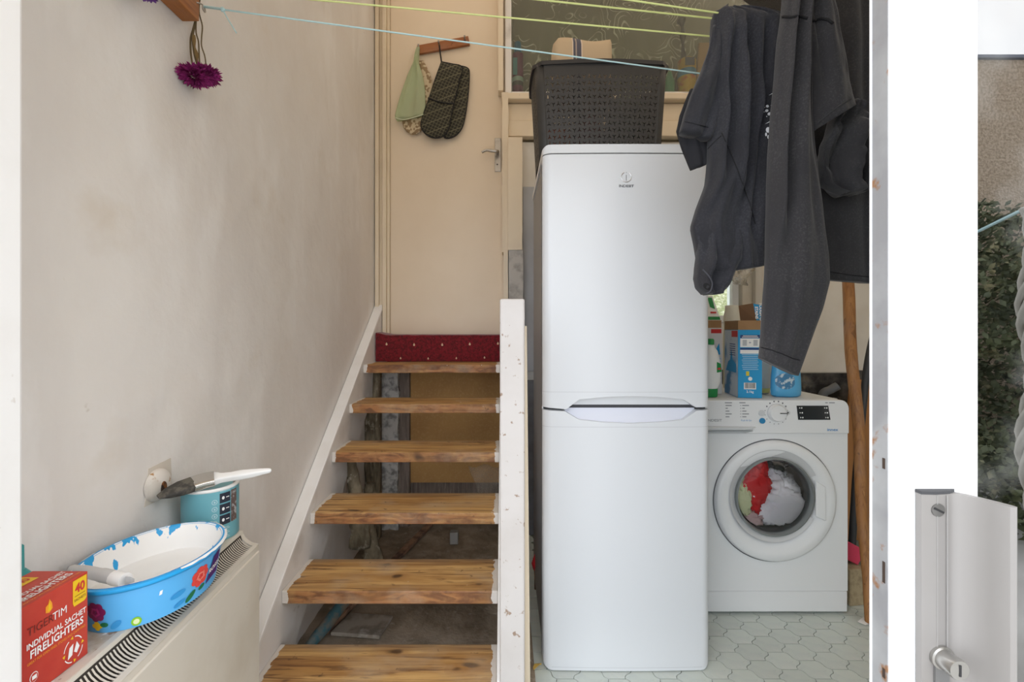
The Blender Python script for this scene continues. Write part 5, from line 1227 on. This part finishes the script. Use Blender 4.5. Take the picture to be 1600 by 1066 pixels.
def through(p, q, x):
    t = (x - p.x) / (q.x - p.x); return p + (q - p) * t
bl0, bl1 = P(318, 11, 1.050), P(1088, 114, F * (EZ and (LZ - EZ)) / (VY - 114))
kn = thing('clothes_line', 'pale blue washing line knotted to the screw hook with a loose tail', 'clothes line', bl0)
MB().tube([bl0 + (through(bl0, bl1, 2.07) - bl0) * (k / 24) for k in range(25)], .0021, 6).build('cord', line_teal, kn, smooth=True)
kp = through(bl0, bl1, -.655)
MB().blob(kp, .006, .005, .005, .3, 3, 4, 12, 8).build('knot', line_teal, kn, smooth=True)
MB().tube(bez([kp, kp + Vector((.012, .002, -.022)), kp + Vector((.030, .004, -.052))], 5), .0014, 6).build('tail', line_teal, kn, smooth=True)
MB().tube([bl0 + Vector((0, 0, .002)), kp + Vector((0, 0, .002))], .002, 6).build('loop', line_teal, kn)
hh = LZ - EZ
for (xa, ya, xb, yb_, lb) in ((500, 0.5, 1112, 57, 'yellow washing line next to the pale blue one'), (850, 0.5, 1115, 29, 'middle yellow washing line above the dark basket'), (985, 0.5, 1120, 20, 'yellow washing line farthest from the pale blue one')):
    pa, pb_ = P(xa, ya, F * hh / (VY - ya)), P(xb, yb_, F * hh / (VY - yb_))
    line(through(pa, pb_, -.70), through(pa, pb_, 2.07), yel_line, lb, 0)
line((-.70, .75, 1.915), (2.07, 1.26, 2.04), yel_line, 'highest yellow washing line carrying the long sleeved top', 0)

# ------------------------------------------------------------------ hanging dried flowers
def flower_head(c, r_, h, n, seed, mb):
    rn = random.Random(seed)
    for k in range(n):
        ph = rn.uniform(0, 2 * PI); cz = rn.uniform(-1, .75); sr = math.sqrt(1 - cz * cz)
        dv = Vector((math.cos(ph) * sr, math.sin(ph) * sr, cz * h / r_)); p0 = Vector(c) + dv * r_ * .45
        tip = Vector(c) + dv * r_ * rn.uniform(.85, 1.12) + Vector((0, 0, rn.uniform(-.002, .002)))
        sd = dv.cross(Vector((rn.gauss(0, 1), rn.gauss(0, 1), rn.gauss(0, 1))))
        sd = sd.normalized() * .0035; m_ = (p0 + tip) / 2
        mb.add([p0 - sd * .4, m_ - sd, tip, m_ + sd, p0 + sd * .4], [(0, 1, 2, 3, 4)])
mag = M('magenta_petals', (.22, .008, .11), .8, layers=[dict(col2=(.42, .03, .24), scale=60, lo=.45, hi=.65), dict(col2=(.08, .003, .03), scale=40, lo=.55, hi=.7)])
stem_m = M('dried_stem', (.14, .10, .045), .85)
fb1 = thing('dried_flower_bunch', 'magenta dried flowers hanging head down from the brown batten', 'flowers', P(310, 120, 1.06))
mbh = MB(); flower_head(P(304, 119, 1.05), .038, .026, 420, 1, mbh); mbh.build('flower_head', mag, fb1)
mbh = MB(); flower_head(P(322, 117, 1.065), .034, .024, 340, 2, mbh); mbh.build('flower_head', mag, fb1)
for k, pts in enumerate((((309, -6), (308, 20), (302, 45), (298, 60), (298, 82), (301, 103)), ((311, -6), (305, 35), (301, 60), (303, 82), (308, 102)), ((309, -6), (306, 45), (310, 65), (311, 84), (312, 102)), ((313, -6), (311, 18), (316, 40), (315, 58), (315, 72), (320, 88), (322, 104)))):
    MB().tube(bez([P(a, b2, 1.062) for a, b2 in pts], 5), .0022 - .0002 * k, 6).build('stem', stem_m, fb1, smooth=True)
MB().tube(bez([P(303, 55, 1.06), P(304, 72, 1.06), P(307, 84, 1.06), P(309, 98, 1.06)], 4), [.003 + .0012 * math.sin(k) for k in range(13)], 6).build('dried_leaf', M('dry_leaf_brown', (.22, .14, .05), .9), fb1)
fb2 = thing('dried_flower_bunch', 'violet dried flowers hanging head down near the white door jamb', 'flowers', P(228, -10, .88))
vio = M('violet_petals', (.12, .03, .22), .8, layers=[dict(col2=(.25, .1, .4), scale=60, lo=.45, hi=.65)])
for k, (a, b2) in enumerate(((219, -14), (233, -10), (240, -18))):
    mbh = MB(); flower_head(P(a, b2, .88 + .01 * k), .017, .016, 120, 10 + k, mbh); mbh.build('flower_head', vio, fb2)
    MB().tube(bez([P(a, b2 - 8, .88 + .01 * k), P(236, -60, .885), P(238, -100, .885)], 5), .0015, 5).build('stem', stem_m, fb2)

# ------------------------------------------------------------------ clothes on the lines
from mathutils.bvhtree import BVHTree
def interp(tab, v):
    if v <= tab[0][0]: return tab[0][1:]
    for a, b2 in zip(tab, tab[1:]):
        if v <= b2[0]:
            t = (v - a[0]) / (b2[0] - a[0]); t2 = t
            return tuple(x + (y - x) * t2 for x, y in zip(a[1:], b2[1:]))
    return tab[-1][1:]
def garment(rows, Y, th, folds=(), n=72, m=64, seed=0, wr=.004, taper=True, ramp=0.0):
    """rows: (v, yL, xL, yR, xR) in photo pixels at depth Y, v running 0..1"""
    rings = []
    for j in range(m + 1):
        v = j / m; yL, xL, yR, xR = interp(rows, v)
        ring = []
        for q in range(n):
            a = 2 * PI * (q + .5) / n; ca, sa = math.cos(a), math.sin(a)
            u = .5 + .5 * math.copysign(abs(ca) ** .8, ca)
            x = xL + (xR - xL) * u; y = yL + (yR - yL) * u
            t_ = th * (1 if v > .04 or not taper else .4 + .6 * v / .04) * math.copysign(abs(sa) ** .55, sa)
            if ramp: t_ *= min(1, .15 + .85 * v / ramp)
            f = 0
            for (u0, u1, amp, wd, v0, v1) in folds:
                uc = u0 + (u1 - u0) * v; dx_ = (u - uc) / wd
                env = max(0, min(1, (v - v0) / .1)) * max(0, min(1, (v1 - v) / .15))
                f += amp * math.exp(-dx_ * dx_) * env
            f += wr * (mnoise.noise(Vector((u * 5 + seed, v * 4, seed))) + .5 * mnoise.noise(Vector((u * 11 + seed, v * 9, seed + 4))))
            dpt = Y + t_ + f * (1 if sa < 0 else .5)
            p = P(x, y, Y); p.y = dpt
            ring.append(p)
        rings.append(ring)
    return MB().loft(rings)
def rw(*r_):
    """(y, xL, xR) or (yL, xL, yR, xR) rows -> rows with v"""
    rs = [(a[0], a[1], a[0], a[2]) if len(a) == 3 else a for a in r_]
    y0_, y1_ = (rs[0][0] + rs[0][2]) / 2, (rs[-1][0] + rs[-1][2]) / 2
    return [(((a[0] + a[2]) / 2 - y0_) / (y1_ - y0_), *a) for a in rs]
cloth_a = M('washed_black_cotton', (.020, .0205, .026), .95, sheen=.12, layers=[dict(col2=(.036, .036, .043), scale=220, lo=.45, hi=.7, detail=2), dict(col2=(.013, .013, .017), scale=6, lo=.45, hi=.7)], bump=dict(scale=400, strength=.25, dist=.001))
cloth_b = M('charcoal_jersey', (.031, .030, .033), .95, sheen=.15, layers=[dict(col2=(.055, .052, .055), scale=260, lo=.5, hi=.7, detail=2), dict(col2=(.023, .022, .025), scale=5, lo=.45, hi=.7)], bump=dict(scale=420, strength=.3, dist=.001))
hem_m = M('stitched_hem', (.045, .044, .048), .95)
YA = 1.075
ta = thing('black_t_shirt', 'black T-shirt with white paw prints draped over the yellow lines', 't-shirt', P(1150, 430, YA))
rA = rw((14, 1128, 1160), (20, 1116, 20, 1190), (23, 1114, 34, 1224), (40, 1113, 44, 1227), (75, 1111, 75, 1227), (130, 1108, 130, 1224), (180, 1110, 180, 1220), (250, 1106, 250, 1214), (290, 1102, 290, 1210), (325, 1089, 325, 1206), (355, 1081, 355, 1202), (385, 1087, 385, 1200), (405, 1090, 405, 1199), (425, 1100, 412, 1197), (428, 1112, 416, 1192))
mA = garment(rA, YA, .030, [(.16, .10, -.028, .06, .02, .8), (.30, .48, -.036, .07, .02, .75), (.36, .62, .030, .07, .05, .75), (.56, .60, -.018, .05, .03, .6), (.66, .72, .022, .06, .05, .9), (.78, .80, -.016, .06, .0, .9), (.20, .22, .020, .06, .1, .7), (.30, .25, -.02, .08, .55, 1.0), (.55, .52, .015, .06, .6, 1.0), (.7, .6, -.018, .06, .7, 1.1)], seed=2, wr=.012)
mA.build('body', cloth_a, ta, smooth=True)
mS = garment(rw((40, 1114, 1140), (75, 1108, 1142), (110, 1096, 1140), (150, 1079, 1132), (180, 1069, 1124), (203, 1063, 214, 1112), (208, 1062, 219, 1108)), YA - .008, .020, [(.35, .4, -.010, .12, 0, 1.2), (.65, .7, .012, .08, .2, 1.2)], 48, 36, 5, .006, ramp=.5); mS.build('sleeve', cloth_a, ta, smooth=True)
mS2 = garment(rw((140, 1078, 1106), (180, 1062, 1107), (205, 1057, 1107), (235, 1066, 1107), (255, 1074, 254, 1107), (266, 1079, 257, 1104)), YA + .018, .010, [(.45, .45, -.008, .12, .2, 1.2)], 40, 30, 8, .005); mS2.build('sleeve_back', M('black_cotton_shaded', (.012, .012, .015), .95), ta, smooth=True)  # same cotton, with the shade inside the sleeve put into a darker colour
mS3 = garment(rw((350, 1084, 1165), (385, 1089, 1162), (415, 1088, 1152), (435, 1086, 1140), (450, 1090, 1131), (460, 1099, 1123)), YA - .002, .030, [(.3, .15, -.018, .10, 0, 1.3), (.55, .4, .016, .10, .1, 1.3), (.8, .75, -.016, .10, 0, 1.2)], 48, 36, 11, .012, ramp=.55); mS3.build('sleeve', cloth_a, ta, smooth=True)
MB().tube(bez([P(1098, 421, YA - .052), P(1108, 432, YA - .054), P(1113, 443, YA - .052), P(1110, 455, YA - .048), P(1103, 459, YA - .045)], 5), .0018, 6).build('cuff_seam', M('seam_grey', (.05, .05, .06), .9), ta, smooth=True)
bv = BVHTree.FromPolygons(mS3.v, mS3.f)
def onto(bvh, px_, py_, off=.0012):
    d_ = (P(px_, py_, 1.0) - Vector((0, 0, EZ))).normalized()
    h = bvh.ray_cast(Vector((0, 0, EZ)), d_)
    return None if h[0] is None else h[0] - d_ * off
def drape(bvh, poly, mat, parent, name, off=.0012):
    pts = [onto(bvh, a, b2, off) for a, b2 in poly]
    if any(p is None for p in pts): return
    mb = MB(); c = sum(pts, Vector()) / len(pts); mb.add(pts + [c], [(i, (i + 1) % len(pts), len(pts)) for i in range(len(pts))]); mb.build(name, mat, parent)
drape(bv, ell(1105, 448, 7, 5, 12, .6), M('cuff_shade', (.008, .008, .009), .95), ta, 'cuff_opening_shade')  # flat dark oval on the closed sleeve, painted shade of the cuff opening
bA = BVHTree.FromPolygons(mA.v, mA.f)
prt = M('paw_print_white', (.74, .75, .77), .8)
for poly in (ell(1199, 166, 2.4, 2.2, 10), ell(1198, 173, 2.8, 2.2, 10, -.4), ell(1202, 178, 3.0, 2.4, 10, -.5), ell(1207, 165, 2.6, 6, 10, .1), ell(1200, 203, 3.4, 4.5, 10), ell(1197, 210, 1.5, 3, 10), ell(1200.5, 214, 1.6, 3, 10), [(1195, 194), (1205, 188), (1205, 190)], [(1201, 149), (1211, 143), (1211, 145)], ell(1216, 89, 2, 4, 8, -.4), ell(1215, 115, 1.5, 2.5, 8), ell(1195, 168, .9, .9, 6), ell(1194, 175, .9, .9, 6), ell(1198, 182, .9, .9, 6)):
    drape(bA, poly, prt, ta, 'paw_print')
def seam(bvh, pts, mat, parent, r_=.0012, name='seam'):
    dense = []
    for (a, b2), (c, d_) in zip(pts, pts[1:]):
        dense += [(a + (c - a) * k / 6, b2 + (d_ - b2) * k / 6) for k in range(6)]
    ps = [onto(bvh, a, b2, .0004) for a, b2 in dense + [pts[-1]]]; ps = [p for p in ps if p is not None]
    if len(ps) > 2: MB().tube(ps, r_, 5).build(name, mat, parent, smooth=True)
seamm = M('seam_dark', (.008, .008, .01), .9)
seam(bA, [(1128, 208), (1140, 235), (1152, 265), (1163, 295), (1172, 320), (1180, 350)], seamm, ta)
seam(bA, [(1106, 233), (1116, 222), (1127, 212)], seamm, ta)
seam(BVHTree.FromPolygons(mS.v, mS.f), [(1070, 190), (1080, 192), (1095, 196), (1107, 199)], seamm, ta)

YBk = 1.088
tc_ = thing('charcoal_t_shirt', 'charcoal top with straight hem hanging beside the open door', 't-shirt', P(1340, 440, YBk))
mC = garment(rw((-75, 1250, 1440), (0, 1262, 1440), (200, 1268, 1442), (340, 1268, 1444), (430, 1272, 442, 1446), (436, 1273, 448, 1446)), YBk, .018, [(.35, .30, -.010, .06, 0, .8), (.62, .58, -.012, .08, 0, 1.1), (.78, .8, .012, .07, 0, 1.1), (.48, .46, .010, .05, 0, 1.1)], seed=21, wr=.006)
mC.build('body', cloth_b, tc_, smooth=True)
bC = BVHTree.FromPolygons(mC.v, mC.f)
seam(bC, [(1292, 424), (1310, 427), (1330, 430), (1350, 432), (1380, 434)], seamm, tc_)
YBb = .99
tb_ = thing('long_sleeved_top', 'charcoal long sleeved top with cuffed sleeve hanging down to the detergent', 'top', P(1215, 585, YBb))
mB1 = garment(rw((-70, 1228, 1266), (0, 1225, 1266), (28, 1222, 1266), (60, 1217, 1266), (120, 1212, 1267), (180, 1206, 1269), (240, 1202, 1272), (300, 1200, 1279), (350, 1199, 1284), (400, 1198, 1290), (440, 1196, 1293), (480, 1193, 1283), (520, 1191, 524, 1267), (550, 1189, 568, 1250), (559, 1188, 587, 1243)), YBb, .022, [(.22, .10, -.020, .07, 0, .75), (.45, .25, .018, .08, 0, .7), (.72, .55, -.014, .10, 0, .8), (.88, .95, .012, .08, 0, .6), (.4, .5, -.008, .12, .5, 1.1)], seed=31, wr=.006)
mB1.build('sleeve', cloth_b, tb_, smooth=True)
bB = BVHTree.FromPolygons(mB1.v, mB1.f)
seam(bB, [(1189, 543), (1205, 547), (1222, 553), (1238, 560), (1250, 563)], seamm, tb_)
seam(bB, [(1223, 26), (1235, 27), (1248, 25), (1262, 29)], seamm, tb_, .003, 'cuff_seam')
mB2 = garment(rw((-70, 1258, 1292), (0, 1258, 1297), (30, 1258, 1305), (70, 1260, 1312), (110, 1263, 1321), (190, 1266, 150, 1330), (207, 1268, 166, 1334)), YBb + .004, .018, [(.25, .3, .012, .08, 0, .9), (.6, .55, -.012, .2, 0, 1.2)], 48, 40, 41, .005)
mB2.build('short_sleeve', cloth_b, tb_, smooth=True)
b2v = BVHTree.FromPolygons(mB2.v, mB2.f)
seam(b2v, [(1262, 28), (1270, 33), (1282, 29), (1294, 31), (1302, 37)], seamm, tb_, .003, 'cuff_seam')
seam(b2v, [(1278, 192), (1290, 182), (1305, 170), (1320, 160), (1330, 154)], M('hem_light', (.045, .044, .047), .95), tb_, .002)
mB3 = garment(rw((160, 1318, 1340), (190, 1298, 1352), (225, 1286, 1360), (260, 1282, 1362), (285, 1288, 1362), (297, 1305, 1354), (302, 1318, 1346)), YBb + .030, .026, [(.35, .2, .03, .12, .1, 1.2), (.6, .5, -.02, .08, .2, 1.2), (.75, .8, .02, .07, .2, 1.2), (.9, .85, -.015, .08, .1, 1.1)], 56, 44, 51, .022)
mB3.build('bunched_sleeve', cloth_b, tb_, smooth=True)

# ------------------------------------------------------------------ things hanging on the house door
YD = YB - .012
rk = thing('coat_rack', 'tilted brown wooden rack on the cream door', 'coat rack', P(692, 72, YD))
ra, rb2 = P(653, 79, YD), P(733, 64, YD); ud_ = (rb2 - ra).normalized(); vd = Vector((-ud_.z, 0, ud_.x))
MB().obox((ra + rb2) / 2, (rb2 - ra) / 2, (0, .009, 0), vd * .024).build('rail', teak_x, rk, bevel=.002)
for t in (.03, .42, .92):
    c = ra + (rb2 - ra) * t
    MB().tube([c + Vector((0, -.008, 0)), c + Vector((0, -.03, .004)), c + Vector((0, -.036, .014))], .005, 8).build('peg', dull_metal, rk, smooth=True)
YG = YB - .035
netm = glass_mat('green_net', (.80, .92, .70), .0, .4, 0)
nt = netm.node_tree
nd = nt.nodes.new('ShaderNodeBsdfDiffuse'); nd.inputs[0].default_value = (.58, .64, .44, 1)
m2 = nt.nodes.new('ShaderNodeMixShader'); m2.inputs[0].default_value = .62
outn = [k for k in nt.nodes if k.type == 'OUTPUT_MATERIAL'][0]; src = [k for k in nt.nodes if k.type == 'BSDF_TRANSPARENT'][0]
nt.links.new(src.outputs[0], m2.inputs[1]); nt.links.new(nd.outputs[0], m2.inputs[2]); nt.links.new(m2.outputs[0], outn.inputs[0])
ng = thing('net_bag', 'pale green net bag hanging from the tilted wooden rack', 'bag', P(640, 188, YG))
gN = garment(rw((74, 651, 656), (85, 648, 655), (98, 646, 654), (104, 643, 656), (120, 636, 661), (140, 629, 664), (165, 621, 665), (183, 617, 178, 665), (189, 620, 180, 664)), YG, .016, [(.3, .25, -.008, .08, .1, 1.2), (.5, .55, .008, .08, .1, 1.2), (.75, .7, -.008, .08, .1, 1.2)], 48, 40, 61, .004)
gN.build('net', netm, ng, smooth=True)
MB().tube(bez([P(617, 184, YG - .014), P(630, 187, YG - .018), P(645, 184, YG - .018), P(664, 178, YG - .014)], 5), .003, 6).build('drawstring', M('net_hem', (.62, .68, .50), .8), ng, smooth=True)
pot = M('brown_pattern_fabric', (.30, .21, .12), .9, layers=[dict(col2=(.60, .50, .34), scale=70, lo=.5, hi=.56, detail=0)])
garment(rw((95, 655, 662), (115, 655, 672), (135, 652, 677), (165, 640, 668), (185, 627, 664), (200, 631, 660), (208, 637, 656), (210, 642, 651)), YB - .016, .007, [], 40, 30, 71, .003).build('pot_holder', pot, smooth=True, label='brown patterned pot holder hanging behind the green net bag', cat='pot holder')
og = thing('oven_glove', 'black quilted double oven glove hanging from the wooden rack', 'oven glove', P(690, 215, YG))
quilt = bpy.data.materials.new('quilted_print'); quilt.use_nodes = True
nt = quilt.node_tree; b = nt.nodes['Principled BSDF']; b.inputs['Roughness'].default_value = .9
tcn = nt.nodes.new('ShaderNodeTexCoord'); mp = nt.nodes.new('ShaderNodeMapping'); mp.inputs['Rotation'].default_value = (0, math.radians(20), 0)
L = nt.links; L.new(tcn.outputs['Object'], mp.inputs[0])
sx = nt.nodes.new('ShaderNodeSeparateXYZ'); L.new(mp.outputs[0], sx.inputs[0])
def wave(sock, freq, thr):
    a = nt.nodes.new('ShaderNodeMath'); a.operation = 'MULTIPLY'; a.inputs[1].default_value = freq; L.new(sock, a.inputs[0])
    c = nt.nodes.new('ShaderNodeMath'); c.operation = 'SINE'; L.new(a.outputs[0], c.inputs[0])
    d_ = nt.nodes.new('ShaderNodeMath'); d_.operation = 'ABSOLUTE'; L.new(c.outputs[0], d_.inputs[0])
    e = nt.nodes.new('ShaderNodeMath'); e.operation = 'LESS_THAN'; e.inputs[1].default_value = thr; L.new(d_.outputs[0], e.inputs[0]); return e.outputs[0]
w1_ = wave(sx.outputs['Z'], 62, .14)
ad = nt.nodes.new('ShaderNodeMath'); L.new(sx.outputs['X'], ad.inputs[0]); L.new(sx.outputs['Z'], ad.inputs[1])
sb = nt.nodes.new('ShaderNodeMath'); sb.operation = 'SUBTRACT'; L.new(sx.outputs['X'], sb.inputs[0]); L.new(sx.outputs['Z'], sb.inputs[1])
w2_ = wave(ad.outputs[0], 130, .2); w3_ = wave(sb.outputs[0], 130, .2)
mxa = nt.nodes.new('ShaderNodeMath'); mxa.operation = 'MAXIMUM'; L.new(w2_, mxa.inputs[0]); L.new(w3_, mxa.inputs[1])
mxb = nt.nodes.new('ShaderNodeMath'); mxb.operation = 'MAXIMUM'; L.new(mxa.outputs[0], mxb.inputs[0]); L.new(w1_, mxb.inputs[1])
mq = nt.nodes.new('ShaderNodeMix'); mq.data_type = 'RGBA'; mq.inputs[6].default_value = (.028, .027, .02, 1); mq.inputs[7].default_value = (.17, .155, .095, 1)
ms = nt.nodes.new('ShaderNodeMath'); ms.operation = 'MULTIPLY'; ms.inputs[1].default_value = .85; L.new(mxb.outputs[0], ms.inputs[0]); L.new(ms.outputs[0], mq.inputs[0]); L.new(mq.outputs[2], b.inputs['Base Color'])
piping = M('black_piping', (.012, .012, .013), .8)
def pad(outline, Y, th, name):
    pts = bez([P(a, b2, Y) for a, b2 in outline + outline[:1]], 5)[:-1]
    c = sum(pts, Vector()) / len(pts)
    sc = lambda k, dy: [c + (p - c) * k + Vector((0, dy, 0)) for p in pts]
    mb = MB().loft([sc(.97, th), sc(1.0, 0), sc(.97, -th), sc(.8, -th * 1.3), sc(.4, -th * 1.5)])
    o = mb.build(name, quilt, og, smooth=True)
    MB().tube(pts + pts[:2], .0042, 8, False).build('piping', piping, o, smooth=True)
pad([(700, 100), (718, 103), (731, 107), (733, 118), (731, 150), (726, 185), (720, 203), (708, 214), (694, 214), (700, 190)], YG + .012, .007, 'mitt')
pad([(690, 97), (705, 100), (722, 105), (718, 125), (712, 150), (705, 180), (700, 203), (690, 214), (676, 215), (664, 208), (658, 195), (663, 175), (672, 150), (680, 125)], YG - .012, .008, 'mitt')
MB().tube(bez([P(669, 153, YG - .026), P(690, 160, YG - .028), P(710, 162, YG - .026)], 5), .004, 8).build('pocket_edge', piping, og, smooth=True)
MB().tube(bez([P(690, 98, YG - .010), P(688, 84, YG - .004), P(686.5, 71, YD - .034)], 5), .0042, 8).build('hanging_loop', piping, og, smooth=True)

# ------------------------------------------------------------------ things on the kitchen window sill
SZ = ZW - .0015
YS = YB + .06
def sill(px_): return (px_ - VX) * YS / F
t = thing('shampoo_bottle', 'purple bottle with blue cap behind the window glass', 'bottle', (sill(809), YS, SZ))
kz = lambda y: EZ - (y - VY) * YS / F
MB().lathe([(.026, 0), (.030, .004), (.032, .05), (.032, kz(86) - SZ), (.024, kz(84) - SZ)], (sill(809), YS, SZ), 'z', 28).build('bottle_body', M('purple_plastic', (.17, .02, .09), .35), t, smooth=True, angle=40)
MB().lathe([(.0325, kz(130) - SZ), (.0325, kz(123) - SZ)], (sill(809), YS, SZ), 'z', 28).build('band', M('mint_band', (.4, .55, .5), .5), t)
MB().lathe([(.0305, .0), (.0325, kz(130.5) - SZ)], (sill(809), YS, SZ), 'z', 28).build('base', M('dark_base', (.05, .05, .05), .5), t)
MB().lathe([(.022, kz(84) - SZ), (.020, kz(70) - SZ), (.018, kz(67) - SZ)], (sill(809), YS, SZ), 'z', 20).build('cap', M('blue_cap', (.01, .16, .30), .35), t, smooth=True, angle=40)
MB().add([Vector((sill(801) + .001 + a, YS - .0335, kz(122) + b2)) for a, b2 in rect(0, .025, 0, .10)], [(0, 1, 2, 3)]).build('label', M('teal_label', (.08, .30, .34), .5), t)
t = thing('yellow_tin', 'yellow tin with blue band behind the window glass', 'tin', (sill(1072), YS, SZ))
MB().lathe([(.051, 0), (.051, kz(97) - SZ), (.045, kz(95) - SZ)], (sill(1073), YS, SZ), 'z', 32).build('tin_body', M('tin_yellow', (.62, .38, .02), .4, layers=[dict(col2=(.55, .15, .02), scale=14, lo=.5, hi=.6)]), t, smooth=True, angle=40)
MB().lathe([(.0515, kz(123) - SZ), (.0515, kz(112) - SZ)], (sill(1073), YS, SZ), 'z', 32).build('band', M('tin_blue', (.05, .25, .45), .4), t, smooth=True, angle=40)
MB().add([Vector((sill(1065) + a, YS - .0525, kz(110) + b2)) for a, b2 in rect(0, .055, 0, .048)], [(0, 1, 2, 3)]).build('label', M('tin_navy', (.04, .05, .08), .4), t)
MB().lathe([(.030, 0), (.030, .10), (.02, .13), (.012, .16)], (sill(1046), YS, SZ), 'z', 20).build('green_bottle', M('green_plastic', (.06, .28, .14), .4), smooth=True, angle=40, label='green bottle behind the window glass next to the basket', cat='bottle')
MB().tube(bez([P(1064, 30, YS), P(1066, 40, YS), P(1067, 55, YS), P(1067, 75, YS), P(1068, 92, YS), P(1068, 96, YS)], 4), [.022, .026, .024, .016, .010, .008, .010, .014, .018, .016, .010, .008, .009, .010, .014, .018, .020, .014, .010, .01, .008], 12).build('turned_candlestick', M('dark_turned_wood', (.03, .028, .024), .5), smooth=True, label='dark turned post silhouetted behind the window glass', cat='ornament') 
MB().obox(P(1102, 110, YB + .10), (.05, 0, 0), (0, .01, 0), (.01, 0, .16)).build('chopping_board', M('board_wood', (.42, .24, .10), .6), bevel=.004, label='tan wooden board behind the window glass next to the black T-shirt', cat='board')

# ------------------------------------------------------------------ sliding door standing open on the right
d2 = thing('door_2', 'white framed sliding glass door standing open', None, (.9, .61, .0), kind='structure')
YP_ = .60
DX0, DX1 = (1390 - VX) * YP_ / F, (1525 - VX) * YP_ / F
stile_m = M('white_upvc', (.86, .87, .88), .35, layers=[dict(col2=(.62, .60, .58), scale=16, lo=.70, hi=.76, amount=.7)])
edge_m = M('weathered_door_edge', (.30, .305, .32), .5, layers=[dict(col2=(.40, .41, .42), scale=5, lo=.45, hi=.6), dict(col2=(.30, .14, .05), scale=26, lo=.60, hi=.68, amount=.9), dict(col2=(.12, .11, .10), scale=9, lo=.68, hi=.72, amount=.8)])
MB().box(DX0 + .004, DX1, YP_ + .002, YP_ + .028, .02, 1.985).build('stile', stile_m, d2)
xb1 = (1414 - VX) * YP_ / F
MB().box(DX0, xb1, YP_, YP_ + .028, .02, 1.985).build('stile_edge', stile_m, d2, bevel=.0015)
MB().box(DX0 - .0015, DX0, YP_ + .0015, YP_ + .0265, .02, 1.985).build('edge_strip', edge_m, d2)
MB().box(DX0 - .003, DX0 + .002, YP_ + .0268, YP_ + .0295, .02, 1.985).build('edge_bead', stile_m, d2)
MB().box(xb1 + .001, DX1, YP_ - .0025, YP_ + .004, .02, 1.985).build('stile_face', stile_m, d2, bevel=.001)
MB().box(DX1, 1.62, YP_, YP_ + .028, .02, .14).build('bottom_rail', stile_m, d2); MB().box(DX1, 1.62, YP_, YP_ + .028, 1.90, 1.985).build('top_rail', stile_m, d2); MB().box(1.62, 1.72, YP_, YP_ + .028, .02, 1.985).build('stile', stile_m, d2)
MB().box(DX1 - .002, 1.625, YP_ + .010, YP_ + .016, .13, 1.91).build('pane', glass_mat('door_glass', (.5, .52, .51), .24, 0, .14), d2)
MB().box(DX1, DX1 + .0015, YP_ + .004, YP_ + .010, .14, 1.90).build('gasket', dark_grey, d2)
for (yy, hh_) in ((890, .014), (722, .007), (1046, .006)):
    z = EZ - (yy - VY) * (YP_ + .014) / F
    MB().box(DX0 - .0022, DX0 - .0012, YP_ + .005, YP_ + .009, z - hh_, z + hh_).build('latch_slot', M('rust_dark', (.06, .04, .03), .8), d2)
# pull handle: a vertical extrusion with a plate and a flared grip
sec = [(.539, .5965), (.539, .588), (.556, .5865), (.5575, .5865), (.571, .5875), (.577, .590), (.583, .5895), (.590, .584), (.5965, .574), (.601, .562), (.604, .552), (.607, .546), (.612, .5435), (.6155, .546), (.615, .551), (.611, .562), (.605, .576), (.598, .588), (.590, .5965)]
ZH1 = .917
hd_ = MB().prism(sec, 'z', .55, ZH1).build('pull_handle', steel, d2, smooth=True, angle=35)
MB().prism([(.5385, .5965), (.5385, .5875), (.556, .586), (.577, .5893), (.590, .5965)], 'z', ZH1, ZH1 + .004).build('end_cap', M('grey_rubber_cap', (.05, .05, .055), .7), hd_)
for x in (.5575, .5705):
    MB().box(x - .0004, x + .0004, .5855, .587, .55, ZH1 - .001).build('ridge', M('ridge_light', (.36, .35, .34), .4, .2), hd_)
sp = Vector(((1465 - VX) * .587 / F, .5868, EZ - (797 - VY) * .587 / F))
sc_ = MB().lathe([(.0085, 0), (.0085, -.0012), (.001, -.002)], sp, 'y', 24, cap0=False).build('screw', M('screw_grey', (.22, .215, .21), .4, .8), hd_, smooth=True, angle=40)
MB().obox(sp + Vector((0, -.0021, 0)), Vector((.006, 0, -.003)), (0, .0004, 0), Vector((.0006, 0, .0012))).build('slot', black_m, sc_)
lk = Vector((.5630, .5868, .708))
lc = MB().lathe([(.0148, 0), (.0148, -.004), (.0125, -.005), (.0125, -.022), (.0118, -.0245), (.001, -.0250)], lk, 'y', 40, cap0=False).build('lock_cylinder', M('nickel', (.42, .41, .39), .3, .9), hd_, smooth=True, angle=40)
MB().box(lk.x - .0012, lk.x + .0012, lk.y - .0256, lk.y - .0249, lk.z - .007, lk.z + .007).build('keyway', black_m, lc)
MB().box(lk.x - .010, lk.x + .008, .5835, .5868, .60, lk.z - .010).build('lock_channel', M('channel_grey', (.22, .22, .22), .4, .6), hd_)
# rope hanging from the outdoor line, reflected in the glass
ro = MB()
rp_ = [Vector((2.20 + .02 * math.sin(k * .5), -.69, 1.645 - .045 * k)) for k in range(30)]
for ph in (0, 2.1, 4.2):
    ro.tube([p + Vector((.016 * math.cos(k * .9 + ph), .016 * math.sin(k * .9 + ph), 0)) for k, p in enumerate(rp_)], .014, 6)
ro.build('hanging_rope', M('grey_rope', (.45, .43, .38), .95), smooth=True, label='thick twisted grey rope hanging from the outdoor washing line', cat='rope')
